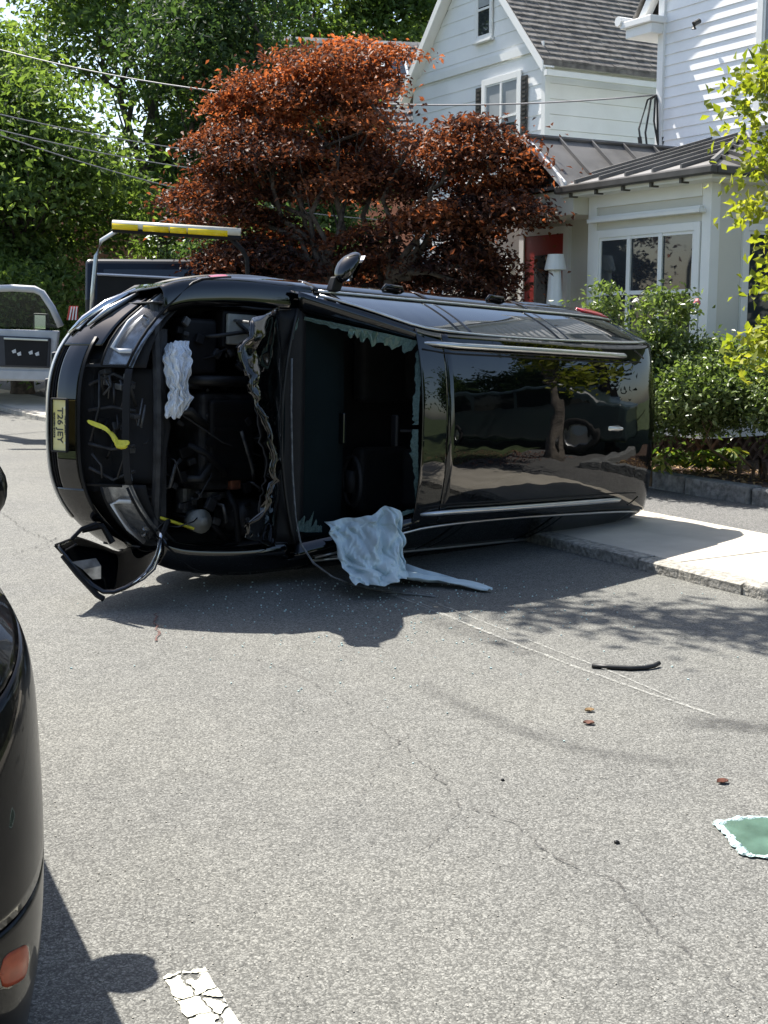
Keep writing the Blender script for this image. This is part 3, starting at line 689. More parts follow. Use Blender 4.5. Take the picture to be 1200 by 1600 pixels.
def tree(name, label, cat, base, blobs, nclump, nleaf, lsize, m, bark='bark', r0=.25, fork=.35, seed=1, group=None,
         clump=(.45, .45, .16), shade=None, stems=1, aspect=.5, hollow=.55, up=.6, density=None, extra_twigs=True, ymax=None):
    """blobs: (centre, radii) relative to base"""
    rg = random.Random(seed); ng = np.random.default_rng(seed)
    root = empty(name, base, 0, label, cat, group); b = MB()
    H = max(c[2] for c, r in blobs)
    forkp = Vector((0, 0, H * fork)); starts = []
    for k in range(stems):
        off = Vector((rg.uniform(-.2, .2), rg.uniform(-.2, .2), 0)) * (1 if stems > 1 else 0)
        fp = forkp + off * 3 + Vector((rg.uniform(-.1, .1), rg.uniform(-.1, .1), rg.uniform(-.2, .2)))
        b.tube([off * 1.5 + Vector((0, 0, -.1)), off * 1.3 + Vector((0, 0, .15)), off * 2 + Vector((0, 0, fp.z * .5)), fp], [r0 * 1.5, r0 * 1.1, r0 * .95, r0 * .75], 10, cap=False)
        starts.append(fp)
    wts = np.array([r[0] * r[1] * r[2] for c, r in blobs]) ** .75; wts = wts / wts.sum()
    C, NRM, SZ, RN = [], [], [], []
    for (c, r), w in zip(blobs, wts):
        c = Vector(c); st = min(starts, key=lambda q: (q - c).length)
        pts = limb(b, st, c, r0 * .5, r0 * .16, rg, .25, 6)
        nc = max(3, int(nclump * w))
        for i in range(nc):
            d = Vector((rg.gauss(0, 1), rg.gauss(0, 1), rg.gauss(0, 1))).normalized()
            rad = hollow + (1 - hollow) * rg.random() ** .6
            q = c + Vector((d.x * r[0], d.y * r[1], d.z * r[2])) * rad
            lump = 1 + .25 * noise.noise(q * .9 + Vector((seed * 3.1, 0, 0))); q = c + (q - c) * lump
            if extra_twigs and i % 3 == 0:
                a = pts[rg.randrange(2, len(pts))]; limb(b, a, q, r0 * .13, r0 * .03, rg, .2, 3, 4)
            k = int(nleaf * w / nc * rg.uniform(.6, 1.4)) + 1
            tilt = Vector((d.x * .4, d.y * .4, 0)); cl = rg.uniform(.7, 1.35)
            P_ = ng.normal(size=(k, 3)) * np.array(clump) * cl
            P_[:, 2] -= (P_[:, 0] * tilt.x + P_[:, 1] * tilt.y) * .9
            C.append(P_ + np.array(q)); nn = ng.normal(size=(k, 3)) * .65 + np.array([d.x * .35, d.y * .35, up]); NRM.append(nn)
            SZ.append(lsize * ng.uniform(.65, 1.3, k))
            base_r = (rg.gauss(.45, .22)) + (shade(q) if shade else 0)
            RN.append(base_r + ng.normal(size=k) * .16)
    b.build('trunk', bark, root, smooth=True, fix=False)
    leaves('crown', np.concatenate(C), np.concatenate(NRM), np.concatenate(SZ), np.concatenate(RN), m, root, seed, aspect=aspect)
    return root

# red maple beside the porch
mb = [((-1.55, .6, 4.15), (.46, .8, .40)), ((-.95, .6, 4.30), (.50, .8, .36)), ((-.42, .5, 4.50), (.40, .8, .34)), ((-.10, .4, 4.1), (.35, .8, .40)), ((-1.8, .5, 3.7), (.34, .8, .34)), ((-1.95, .5, 3.0), (.48, .8, .34)),
      ((-1.25, .4, 3.5), (.70, .9, .50)), ((-.4, .3, 3.5), (.60, .9, .50)), ((.55, -.3, 3.35), (.50, .8, .28)), ((.98, -.8, 3.52), (.40, .6, .26)), ((1.40, -.9, 3.42), (.28, .5, .20)), ((1.35, -1.0, 2.9), (.36, .6, .28)),
      ((.85, -.4, 2.85), (.70, .8, .32)), ((.35, -.2, 2.4), (.8, .8, .5)), ((-1.45, .3, 2.5), (.75, .8, .42)), ((1.0, -.8, 2.2), (.45, .6, .26)), ((-.3, .2, 2.0), (1.2, .8, .42)),
      ((-2.2, .6, 3.05), (.22, .5, .20)), ((-1.6, .5, 1.95), (.45, .5, .33)), ((1.12, -.9, 1.95), (.24, .4, .20)), ((.1, .4, 4.62), (.30, .3, .13))]
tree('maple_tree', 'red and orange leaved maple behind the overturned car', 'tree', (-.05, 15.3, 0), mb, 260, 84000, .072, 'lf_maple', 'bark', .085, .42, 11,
     clump=(.19, .19, .05), stems=3, aspect=.5, hollow=.55, up=.9, shade=lambda q: (q.z - 3.1) * .22)  # leaf colour rises to orange near the top: painted sunlight plus new growth

# big green trees on the left and far back
def bigtree(x, y, label, seed, H, w, m='lf_green', n=34000, ls=.19, low=.25, conif=False, group='green trees beyond the tow truck', nc=170):
    rg = random.Random(seed); bl = []
    for k in range(9):
        a = rg.uniform(0, 6.28); t = (k + .5) / 9
        z = H * (low + (1 - low) * t); rr_ = w * (1.0 if not conif else (1.15 - t)) * (.55 + .45 * math.sin(math.pi * min(1, t * 1.1)))
        bl.append(((math.cos(a) * rr_ * .55, math.sin(a) * rr_ * .45, z), (rr_ * .75, rr_ * .7, H * .13)))
    return tree('green_tree', label, 'tree', (x, y, 0), bl, nc, n, ls, m, 'bark', .22, .3, seed, group, clump=(.55, .55, .2), hollow=.35, up=.7)
bigtree(-7.6, 27, 'bright green tree left of the tow truck light bar', 21, 7.0, 3.0, n=46000, ls=.17, low=.12, nc=260)
bigtree(-3.3, 29, 'tall dark green tree rising behind the light bar', 22, 9.6, 2.3, n=36000, ls=.17, low=.10, m='lf_dark', nc=300)
bigtree(-5.6, 33, 'tall thin-leaved green tree with sky gaps, upper left', 23, 14, 3.0, n=26000, ls=.19, low=.25, nc=130)
bigtree(-12.2, 33, 'green tree at the far left edge under the overhead cables', 24, 8.0, 2.6, n=26000, ls=.2, low=.35, nc=180)
bigtree(-.9, 47, 'large green tree far behind the grey roof', 25, 17, 4.2, n=30000, ls=.28, low=.3, nc=150)
bigtree(3.2, 52, 'dark tall tree behind the two rooftops', 26, 17.5, 3.6, m='lf_dark', n=26000, ls=.3, low=.35, nc=130)
bigtree(-5.0, 45, 'distant dark green tree low behind the light bar', 28, 9, 3.6, m='lf_dark', n=24000, ls=.26, low=.06, nc=120)
# understorey behind the truck
def shrubmass(x, y, w, d, h, label, seed, m, n, ls, cat='bush', name='bush', group=None, clump=(.25, .25, .12), stems=4, z0=0, hollow=.4, bark='stem', r0=.035, nc=60, fork=.3, up=.5, aspect=.5, extra=()):
    rg = random.Random(seed); bl = []
    for k in range(6):
        bl.append(((rg.uniform(-.5, .5) * w, rg.uniform(-.5, .5) * d, h * rg.uniform(.4, .8)), (w * .33, d * .35, h * .26)))
    bl += list(extra)
    return tree(name, label, cat, (x, y, z0), bl, nc, n, ls, m, bark, r0, fork, seed, group, clump=clump, stems=stems, hollow=hollow, up=up, aspect=aspect)
shrubmass(-8.6, 25, 4.5, 2.5, 4.2, 'leafy green undergrowth above the open truck door', 31, 'lf_green', 26000, .13, nc=160)
shrubmass(-2.6, 25, 3.0, 2.0, 3.6, 'dark shrub between light bar and red maple', 33, 'lf_dark', 22000, .12, nc=130)
shrubmass(-12.5, 27, 3.6, 2.5, 3.4, 'low green bush at the left frame edge far down the street', 34, 'lf_green', 16000, .13, nc=100)

# front garden shrubs
def SNp(s, n, z=.2): p = SN(s, n, z); return (p.x, p.y)
x, y = at(1040, 745, z=.2).xy
ex = [((-.05, 0, 1.45), (.13, .15, .25)), ((-.50, .1, 1.55), (.10, .15, .22)), ((.22, .1, 1.5), (.10, .15, .2))]
shrubmass(x - .05, y + .25, 1.25, .7, 1.42, 'tall leafy rose bush just right of the overturned car roof', 41, 'lf_shrub', 21000, .058, nc=200, clump=(.085, .085, .05), stems=7, z0=.2, hollow=.3, extra=ex, r0=.014, fork=.25, name='rose_bush')
shrubmass(x + .8, y - .05, 1.15, .7, 1.22, 'round dark green shrub in front of the white corner wall', 42, 'lf_shrub', 17000, .055, nc=130, clump=(.085, .085, .05), stems=7, z0=.2, hollow=.3, r0=.014, fork=.25, name='shrub')
shrubmass(x + 1.5, y - .3, .9, .7, 1.25, 'dense shrub at the right edge under the lime green branch', 43, 'lf_shrub', 12000, .06, nc=120, clump=(.085, .085, .05), stems=6, z0=.2, hollow=.25, r0=.014, fork=.2, name='shrub')
shrubmass(x - .85, y + .7, .8, .5, 1.5, 'pale green shrub rising behind the red tail light', 44, 'lf_shrub', 10000, .06, nc=110, clump=(.085, .085, .05), stems=6, z0=.2, hollow=.3, r0=.014, fork=.3, name='shrub')
shrubmass(x - 1.9, y + 1.5, 1.0, .6, 1.2, 'low shrub by the porch, mostly behind the car', 45, 'lf_shrub', 6000, .06, nc=60, clump=(.09, .09, .05), stems=5, z0=.2, hollow=.3, r0=.014, fork=.3, name='shrub')
# ground plants and litter in the bed
ng = np.random.default_rng(5)
def groundplant(px, py, label, seed, n=70, ls=.12, r=.16, m='lf_hosta'):
    p = at(px, py, z=.2); g_ = np.random.default_rng(seed); root = empty('ground_plant', p, 0, label, 'plant')
    th = g_.uniform(0, 6.28, n); rad = r * np.sqrt(g_.uniform(0.02, 1, n)); C = np.stack([np.cos(th) * rad, np.sin(th) * rad, .05 + g_.uniform(0, .14, n)], 1)
    N_ = np.stack([np.cos(th) * .7, np.sin(th) * .7, np.ones(n) * .8], 1)
    leaves('foliage', C, N_, ls * g_.uniform(.6, 1.3, n), g_.uniform(0, 1, n), m, root, seed, aspect=.35)
groundplant(1050, 735, 'low leafy plant under the rose bush stems', 1)
groundplant(1105, 738, 'yellow green ground plant beside the lattice', 2, 90, .13, .2)
groundplant(1135, 735, 'strappy ground plant right of the yellow green one', 3, 80, .14, .18)
groundplant(1028, 748, 'small plant nearest the tailgate end of the bed', 4, 50, .1, .12)
n = 900; P_ = np.array([list(SN(ng.uniform(.6, 6), ng.uniform(2.65, 3.4), .212)) for _ in range(n)])
o = leaves('leaf_litter', P_, np.tile([0, 0, 1.], (n, 1)) + ng.normal(size=(n, 3)) * .3, ng.uniform(.03, .07, n), ng.uniform(0, 1, n), 'lf_hosta', None, 4)
o.data.materials[0] = M['litter']; tag(o, 'dry brown leaves strewn over the mulched bed', 'fallen leaves')
n = 1600; P_ = np.array([list(SN(-abs(ng.normal()) * 1.6 - .75 + ng.uniform(0, .5), 1.55 + ng.uniform(0, 1) ** .8 * 2.2, .072 + ng.uniform(0, .03))) for _ in range(n)])
o = leaves('mulch_chips', P_, np.tile([0, 0, 1.], (n, 1)) + ng.normal(size=(n, 3)) * .4, ng.uniform(.025, .06, n), ng.uniform(0, 1, n), 'lf_hosta', None, 6)
o.data.materials[0] = M['chip']; tag(o, 'reddish wood mulch chips spilling onto the pavement at right', 'mulch')
# flowers
for px, py, m_, lab in ((1089, 472, 'flower', 'pink rose bloom on the bush by the white corner'), (993, 470, 'flower_w', 'white bloom at the top of the rose bush')):
    b = MB(); rg = random.Random(px)
    for k in range(9):
        a = k * 2.4; b.box((math.cos(a) * .018, math.sin(a) * .018, rg.uniform(-.01, .02)), (.03, .022, .006), Matrix.Rotation(a, 3, 'Z') @ Matrix.Rotation(.7, 3, 'Y'))
    o = b.build('flower', m_); o.location = at(px, py, D=11.5); tag(o, lab, 'flower')
# street tree at right: hanging lime branch and the limb above the frame that shades the road
bl = [((-1.95, -.1, 3.05), (.22, .3, .34)), ((-1.90, -.1, 2.5), (.20, .3, .30)), ((-1.75, .0, 1.95), (.22, .3, .35)), ((-1.82, .0, 1.45), (.20, .25, .20)), ((-1.52, .1, 3.4), (.5, .5, .3)), ((-1.3, .1, 2.2), (.4, .5, .5))]
tree('street_tree', 'lime green leafy branch hanging at the right edge in front of the white house', 'tree', (4.6, 9.2, 0), bl, 90, 5200, .075, 'lf_lime', 'palebark', .09, .5, 51,
     clump=(.11, .11, .07), hollow=.2, up=.5, aspect=.62)
bl = [((.2, 0, 7.6), (1.6, 1.6, .8)), ((-6.4, -.9, 6.2), (.7, .22, .10)), ((-7.2, -.85, 6.2), (.7, .2, .10)), ((-8.0, -.85, 6.2), (.8, .16, .08)), ((-8.8, -.6, 6.15), (.7, .10, .06)), ((2, 0, 7.5), (1.5, 1.5, .8))]
tree('street_tree', 'tall street tree standing just outside the right edge', 'tree', (7.2, 10.6, 0), bl, 420, 70000, .12, 'lf_green', 'bark', .14, .6, 52,
     clump=(.22, .22, .06), hollow=.1, up=.9)

# unseen hedge added to darken what the paintwork mirrors, then trees behind the viewer
for i, (s_, n_, lab) in enumerate(((-3, 8.5, 'near end'), (-7.5, 9.5, 'far end'))):
    p = SN(s_, n_)
    shrubmass(p.x, p.y, 4.5, 3, 4.4, 'dense hedge added out of frame at right for dark reflections, ' + lab, 60 + i, 'lf_dark', 9000, .22, nc=70, name='hedge', cat='hedge', clump=(.4, .4, .25))
for i, (x, y, lab) in enumerate(((-6, -9, 'left'), (0.5, -12, 'middle'), (7, -8, 'right'))):
    bigtree(x, y, 'tree behind the viewer, %s of three' % lab, 70 + i, 8, 3.4, n=8000, ls=.42, low=.15, m='lf_dark', group='trees behind the viewer', nc=80)

# utility pole (outside) and the cables
pole = Vector((-7.6, 20.4, 0))
po = empty('utility_pole', pole, 0, 'wooden utility pole left of the frame carrying the cables', 'pole')
MB().tube([(0, 0, -.3), (0, 0, 9.6)], [.16, .11], 10).build('shaft', 'bark', po, smooth=True)
MB().box((0, 0, 8.9), (1.8, .1, .12)).build('crossarm', 'bark', po)
def cable(name, a, b_, sag, r, m, label, group='overhead cables across the street'):
    a, b_ = Vector(a), Vector(b_); pts = []
    for i in range(25):
        t = i / 24; pts.append(a.lerp(b_, t) - Vector((0, 0, sag * 4 * t * (1 - t))))
    o = MB().tube(pts, r, 5).build(name, m, None, smooth=True); return tag(o, label, 'cable', group)
atA = SN(3.26 + 3.02, 3.46 + 1.95, 4.30)
cable('overhead_cable', pole + Vector((0, 0, 6.2)), atA, .56, .010, 'wirel', 'topmost cable, running left to right down to the white house corner')
gl = Vector((2.92, 24, 0)) + T * 4.6
cable('overhead_cable', pole + Vector((0, 0, 5.15)), gl + Vector((0, 0, 4.9)), .35, .010, 'wirel', 'second cable from the top crossing the green trees')
cable('overhead_cable', pole + Vector((0, 0, 4.95)), gl + Vector((0, 0, 4.55)), .40, .010, 'wirel', 'third cable crossing the green trees just under the second')
cable('overhead_cable', pole + Vector((0, 0, 5.05)), gl + Vector((0, 0, 3.7)), .45, .010, 'wirel', 'lowest and steepest cable crossing the green trees')
dl = empty('service_drop', atA, 0, 'black drip loop of service wires at the corner of the white house', 'wiring')
for k, (dx, dz, w) in enumerate(((-.18, .9, .0), (-.10, 1.0, .04), (.0, .7, -.02), (.05, 1.1, .03))):
    pts = [(0, 0, 0), (dx * .5 - .02, -.03, -.06), (dx - .03, -.05, -dz * .45), (dx + .02, -.05, -dz * .8), (dx * .3 + .06, -.04, -dz * .95), (.07 + w, -.03, -dz * .6), (.06 + w, -.02, -.2), (.05, 0, .02)]
    b = MB(); b.tube(pts, .013, 5); b.build('wire_loop', 'wire', dl, smooth=True)
for (x_, z_) in ((-.2, -.5), (.05, -.62), (.09, -.5), (-.13, -.75)): MB().tube([(x_, -.05, z_), (x_ + .02, -.05, z_ - .12)], .026, 6).build('connector', 'wire', dl)
MB().tube([(.14, .0, .05), (.14, .0, -1.2)], .02, 6).build('conduit', 'wirel', dl)

# garden lamp by the door
gp = SN(3.26 + 1.95, 3.46 - .35, .2)
gl_ = empty('garden_lamp', gp, 0, 'white shaded lamp on a draped white pedestal beside the red door', 'lamp')
b = MB()
for a in range(1): b.lathe([(0, .12), (.4, .09), (.9, .07), (1.5, .08), (1.93, .06)], (0, 0, 0), 'z', 14)
for v_i, v in enumerate(b.v):
    k = math.sin(math.atan2(v[1], v[0]) * 5) * .35 + 1; b.v[v_i] = (v[0] * k, v[1] * k, v[2])
b.build('pedestal', 'white', gl_, smooth=True)
MB().lathe([(1.93, .11), (1.94, .12), (2.10, .085), (2.10, .0)], (0, 0, 0), 'z', 18).build('lamp_shade', 'trim', gl_, smooth=False)

#__VEHICLES__
# ================================================================== VEHICLES
# ---- the overturned car: built upright (x forward, y left, z up), then laid on its left side
def car_matrix(yaw, roll, pitch):
    F = Vector((-math.cos(yaw), -math.sin(yaw), 0)); U0 = Vector((math.sin(yaw), -math.cos(yaw), 0)); Lf = Vector((0, 0, -1))
    U = U0 * math.cos(roll) + Lf * math.sin(roll); Le = Lf * math.cos(roll) - U0 * math.sin(roll)
    F2 = F * math.cos(pitch) - Le * math.sin(pitch); L2 = Le * math.cos(pitch) + F * math.sin(pitch)
    return Matrix((F2, L2, U)).transposed()
CS = .89
CM = car_matrix(R(44.0), R(-1.4), R(3.1))
CAR = empty('overturned_car', (0, 0, 0), 0, 'black sport utility car lying on its side with open crumpled hood and missing windscreen', 'car')
CAR.matrix_world = Matrix.Translation((.168, 8.68, .89)) @ CM.to_4x4() @ Matrix.Diagonal((.909, .893, .78, 1))
OFF = Vector((2.5, 0, .9))
def carw(p): return Vector((.13, 8.72, .87)) + CM @ ((Vector(p) - OFF) * CS)
class CB(MB):
    def build(s, name, m, parent=None, **k):
        s.v = [tuple(Vector(v) - OFF) for v in s.v]
        return MB.build(s, name, m, parent or CAR, **k)
def lerp(a, b, t): return a + (b - a) * t
def interp(x, tab):
    if x <= tab[0][0]: return tab[0][1]
    for (x0, y0), (x1, y1) in zip(tab, tab[1:]):
        if x <= x1:
            t = (x - x0) / (x1 - x0); return y0 + (y1 - y0) * t
    return tab[-1][1]
def smooth_interp(x, tab):   # monotone-ish cubic
    n = len(tab)
    if x <= tab[0][0]: return tab[0][1]
    if x >= tab[-1][0]: return tab[-1][1]
    for i in range(n - 1):
        if x <= tab[i + 1][0]:
            x0, y0 = tab[i]; x1, y1 = tab[i + 1]; h = x1 - x0; t = (x - x0) / h
            m0 = (y1 - tab[i - 1][1]) / (x1 - tab[i - 1][0]) * h if i else (y1 - y0)
            m1 = (tab[i + 2][1] - y0) / (tab[i + 2][0] - x0) * h if i + 2 < n else (y1 - y0)
            return (2 * t**3 - 3 * t**2 + 1) * y0 + (t**3 - 2 * t**2 + t) * m0 + (-2 * t**3 + 3 * t**2) * y1 + (t**3 - t**2) * m1
# body side half width as a function of height, then of length
SIDE = [(.20, .86), (.32, .92), (.45, .955), (.62, .975), (.80, .985), (.95, .99), (1.03, .975), (1.10, .945), (1.16, .915)]
GREEN = [(1.16, .915), (1.3, .86), (1.45, .79), (1.58, .715), (1.66, .66)]
WX = [(-.05, .88), (.1, .935), (.35, .985), (.8, 1.0), (1.4, 1.0), (3.4, 1.0), (4.0, .995), (4.3, .975), (4.6, .925), (4.8, .86)]
BELT = 1.14
def ys(x, z):
    y = smooth_interp(z, SIDE) if z <= 1.16 else smooth_interp(z, GREEN)
    k = smooth_interp(x, WX)
    # wheel arch flare
    for xw in (1.10, 4.05):
        d = math.hypot(x - xw, z - .38)
        if z < 1.0: y += .022 * math.exp(-((d - .46) / .09) ** 2)
    # shoulder crease
    y += .012 * math.exp(-((z - .93) / .035) ** 2)
    return y * k
def edge_z(x):   # height of the roof edge / pillar line at station x
    return smooth_interp(x, [(.02, 1.14), (.12, 1.42), (.26, 1.56), (.50, 1.63), (1.2, 1.665), (2.2, 1.68), (2.9, 1.65), (3.1, 1.60), (3.45, 1.40), (3.85, 1.15)])
def panel(name, x0, x1, zl, zh, m, sgn, parent=None, nu=24, nv=14, gap=.006, out=0, thick=.012, **k):
    P = []
    for i in range(nu + 1):
        x = lerp(x0 + gap, x1 - gap, i / nu); a = (zl(x) if callable(zl) else zl) + gap; c = (zh(x) if callable(zh) else zh) - gap
        P.append([(x, sgn * (ys(x, lerp(a, c, j / nv)) + out), lerp(a, c, j / nv)) for j in range(nv + 1)])
    return CB().grid(P).build(name, m, parent, smooth=True, solid=thick, offset=0, **k)
def arch(x):
    z = .27
    for xw in (1.10, 4.05):
        d = abs(x - xw)
        if d < .43: z = max(z, .38 + math.sqrt(.43 ** 2 - d * d))
    return z
TOPF = lambda x: smooth_interp(x, [(3.0, 1.14), (3.85, 1.10), (4.2, 1.06), (4.5, 1.0), (4.8, .93)])
for sg in (-1, 1):
    panel('front_door', 2.55, 3.62, .42, lambda x: BELT, 'paint', sg)
    panel('rear_door', 1.42, 2.55, lambda x: max(.42, arch(x) if x < 1.55 else .42), lambda x: BELT, 'paint', sg)
    panel('quarter_panel', .30, 1.42, arch, lambda x: BELT, 'paint', sg, nu=36, nv=20)
    panel('rocker_panel', 1.53, 3.62, .24, .42, 'plastic', sg)
    # fender with its top rolling inward to the hood gap
    P = []
    for i in range(41):
        x = lerp(3.62, 4.72, i / 40); zt = TOPF(x); zb = arch(x); row = []
        for j in range(19):
            z = lerp(zb, zt - .05, j / 18); row.append((x, sg * ys(x, z), z))
        y0 = ys(x, zt - .05)
        for (dy, dz) in ((.016, .03), (.04, .048), (.075, .058), (.12, .062), (.16, .060), (.175, .045), (.18, .0)): row.append((x, sg * (y0 - dy * (1 if x > 3.8 else .5)), zt - .05 + dz))
        P.append(row)
    fd = CB().grid(P).build('fender', 'paint', CAR, smooth=True, solid=.01)
    # wheel arch trim
    for xw in (1.10, 4.05):
        pts = []
        for k_ in range(21):
            a = R(-12 + 204 * k_ / 20); x = xw + .44 * math.cos(a); z = .38 + .44 * math.sin(a); pts.append((x, sg * (ys(x, max(z, .25)) - .005), z))
        CB().tube(pts, .022, 6).build('arch_trim', 'plastic', CAR, smooth=True)
    # windows in the greenhouse, pillars between
    wz0, top = 1.155, (lambda x: edge_z(x) - .035)
    WIN = [(2.62, 3.52), (1.50, 2.54), (.42, 1.42)]
    for (a, c) in WIN:
        panel('side_window', a, c, wz0, lambda x: max(wz0 + .02, top(x)), 'cglass', sg, out=-.004, thick=.005)
    panel('side_frame', .10, 3.84, 1.125, lambda x: max(1.13, edge_z(x)), 'paint', sg, out=-.018, nu=60, nv=8, thick=.008)
    for (a, c) in ((2.535, 2.625), (1.415, 1.505)):
        panel('pillar_trim', a, c, wz0, lambda x: max(wz0 + .02, top(x)), 'cglass', sg, out=-.003, thick=.006, gap=.002)
    # bright belt moulding
    CB().tube([(x, sg * (ys(x, 1.15) + .004), 1.150) for x in np.linspace(.35, 3.6, 24)], .011, 6).build('belt_moulding', 'alu', CAR, smooth=True)
    CB().tube([(x, sg * (ys(x, max(1.16, edge_z(x) - .03)) + .006), max(1.16, edge_z(x) - .03)) for x in np.linspace(.35, 3.66, 30)], .010, 6).build('window_moulding', 'alu', CAR, smooth=True)
    # door handles
    for hx in (2.78, 1.66):
        y = ys(hx, .99)
        h = CB().tube([(hx - .11, sg * (y + .002), .99), (hx - .09, sg * (y + .035), .992), (hx + .07, sg * (y + .035), .992), (hx + .10, sg * (y + .002), .99)], [.012, .016, .016, .012], 8).build('door_handle', 'paint', CAR, smooth=True)
        CB().lathe([(0, .0), (.0, .055), (-.012, .062)], (hx, sg * (y - .001), .99), 'y', 16).build('handle_cup', 'plastic', h, smooth=True)
    # roof rail
    def rr_(x): return (x, sg * .585, roofz(x, .585 / .66) + .045)
    def roofz(x, t):
        e = edge_z(x) - .0; c = smooth_interp(x, [(.20, 1.61), (.35, 1.68), (.8, 1.735), (1.5, 1.775), (2.2, 1.79), (2.8, 1.76), (3.06, 1.715)])
        return e + (c - e) * (1 - abs(t) ** 2.4)
    pts = [(.72, sg * .585, roofz(.72, .885) + .005), (.80, sg * .585, roofz(.8, .885) + .045)] + [rr_(x) for x in np.linspace(.95, 2.75, 12)] + [(2.92, sg * .59, roofz(2.92, .885) + .035), (3.02, sg * .595, roofz(3.02, .885) + .0)]
    CB().tube(pts, [.012] + [.021] * 12 + [.020, .018, .012][:len(pts) - 13], 8).build('roof_rail', 'alu', CAR, smooth=True)
    # mirror only survives on the upper (right) side
    if sg < 0:
        rt = empty('m', (0, 0, 0)); bpy.data.objects.remove(rt)
        P = []
        prof = [(0, .0), (.015, .05), (.05, .085), (.11, .105), (.17, .10), (.21, .07), (.225, .0)]
        for (h, r_) in prof:
            row = []
            for k_ in range(17):
                a = 2 * math.pi * k_ / 16; lean = .12 * (h / .22) ** 1.8
                row.append((3.46 + .075 * math.cos(a) * (r_ / .12) - lean, sg * (.985 + h), 1.235 + r_ * 1.0 * math.sin(a)))
            P.append(row)
        mr = CB().grid(P).build('door_mirror', 'paint', CAR, smooth=True, sub=1)
        CB().hexa([(3.44, -.93, 1.12), (3.52, -.93, 1.12), (3.52, -.93, 1.20), (3.44, -.93, 1.20), (3.41, -1.03, 1.15), (3.50, -1.03, 1.15), (3.50, -1.03, 1.22), (3.41, -1.03, 1.22)]).build('mirror_arm', 'plastic', mr, bevel=.01)
        P = []
        for i in range(9):
            h = .02 + .18 * i / 8; r_ = interp(h, prof) * .66; lean = .12 * (h / .22) ** 1.8
            P.append([(3.46 - .078 * (.9 if True else 1) - lean - .002, -(.985 + h), 1.235 + r_ * u) for u in (-1, -.5, 0, .5, 1)])
        CB().grid(P).build('mirror_pane', 'mirrorglass', mr, smooth=True)

# roof skin with a dark glass sunroof and panel joints
def roofp(x, t): 
    e = edge_z(x); yy = ys(x, e)
    return (x, t * yy, roofz(x, t))
def roof_panel(name, x0, x1, t0, t1, m, out=0, n=24, parent=None, gap=.004, thick=.012):
    P = [[Vector(roofp(lerp(x0 + gap, x1 - gap, i / n), lerp(t0, t1, j / n))) + Vector((0, 0, out)) for j in range(n + 1)] for i in range(n + 1)]
    return CB().grid(P).build(name, m, parent, smooth=True, solid=thick, offset=0)
roof_panel('roof', .22, 2.86, -1, 1, 'paint', n=44)
roof_panel('roof_header', 2.86, 3.08, -1, 1, 'paint', n=24)
for sg in (-1, 1):
    CB().tube([Vector(roofp(x, sg * .80)) + Vector((0, 0, .006)) for x in np.linspace(.5, 3.05, 16)], .007, 5).build('roof_ditch_trim', 'plastic', CAR, smooth=True)
# shark fin aerial
CB().hexa([(.86, -.03, 1.73), (1.06, -.022, 1.74), (1.06, .022, 1.74), (.86, .03, 1.73), (.86, -.008, 1.80), (.92, -.008, 1.79), (.92, .008, 1.79), (.86, .008, 1.80)]).build('roof_aerial', 'alu', CAR, bevel=.008)
# tailgate, rear window, spoiler
RX = [(.20, .08), (.35, .03), (.6, .0), (.9, .02), (1.1, .05), (1.3, .09), (1.5, .15), (1.62, .22), (1.68, .27)]
def rp(z, t):
    w = ys(.30, z) if z < 1.14 else min(ys(.3, z), ys(.45, min(z, edge_z(.45))))
    x = smooth_interp(z, RX) + .34 * abs(t) ** 5
    return (x, t * w * .985, z)
def rear_panel(name, z0, z1, t0, t1, m, out=0, n=18):
    P = [[Vector(rp(lerp(z0, z1, i / n), lerp(t0, t1, j / n))) - Vector((out, 0, 0)) for j in range(n + 1)] for i in range(n + 1)]
    return CB().grid(P).build(name, m, CAR, smooth=True, solid=.01, offset=0)
rear_panel('rear_bumper', .24, .62, -1, 1, 'plastic'); rear_panel('tailgate', .625, 1.14, -1, 1, 'paint', n=30); rear_panel('rear_window', 1.145, 1.60, -.9, .9, 'cglass'); 
rear_panel('rear_pillar', 1.145, 1.66, -1, -.9, 'paint'); rear_panel('rear_pillar', 1.145, 1.66, .9, 1, 'paint')
for sg in (-1, 1):
    P = []
    for i in range(13):
        u = i / 12; row = []
        for j in range(7):
            z = .93 + .19 * j / 6
            if u < .5:
                t = lerp(.45, .97, u * 2); p = Vector(rp(z, sg * t)) - Vector((.012, 0, 0))
            else:
                x = lerp(.34, .62, (u - .5) * 2); zz = 1.02 + (z - 1.02) * lerp(1, .45, (u - .5) * 2); p = Vector((x, sg * (ys(x, zz) + .012), zz))
            row.append(p)
        P.append(row)
    tl = CB().grid(P).build('tail_light', 'red', CAR, smooth=True, solid=.012)
    CB().b2(-.06, -.035, sg * .62, sg * .74, .44, .50).build('reflector', 'red', CAR)
    CB().tube([Vector(rp(.64, sg * t)) - Vector((.012, 0, 0)) for t in np.linspace(.5, .97, 8)], .012, 6).build('bumper_moulding', 'alu', CAR, smooth=True)
b = CB(); P = [[(x, t * .60 * (1 - .03 * (1 - x)), roofz(max(x, .45), t) - .012 - .10 * max(0, .45 - x) + .018) for t in np.linspace(-1, 1, 17)] for x in np.linspace(.22, .55, 6)]
if 0: b.grid(P).build('spoiler', 'paint', CAR, smooth=True, solid=.03)
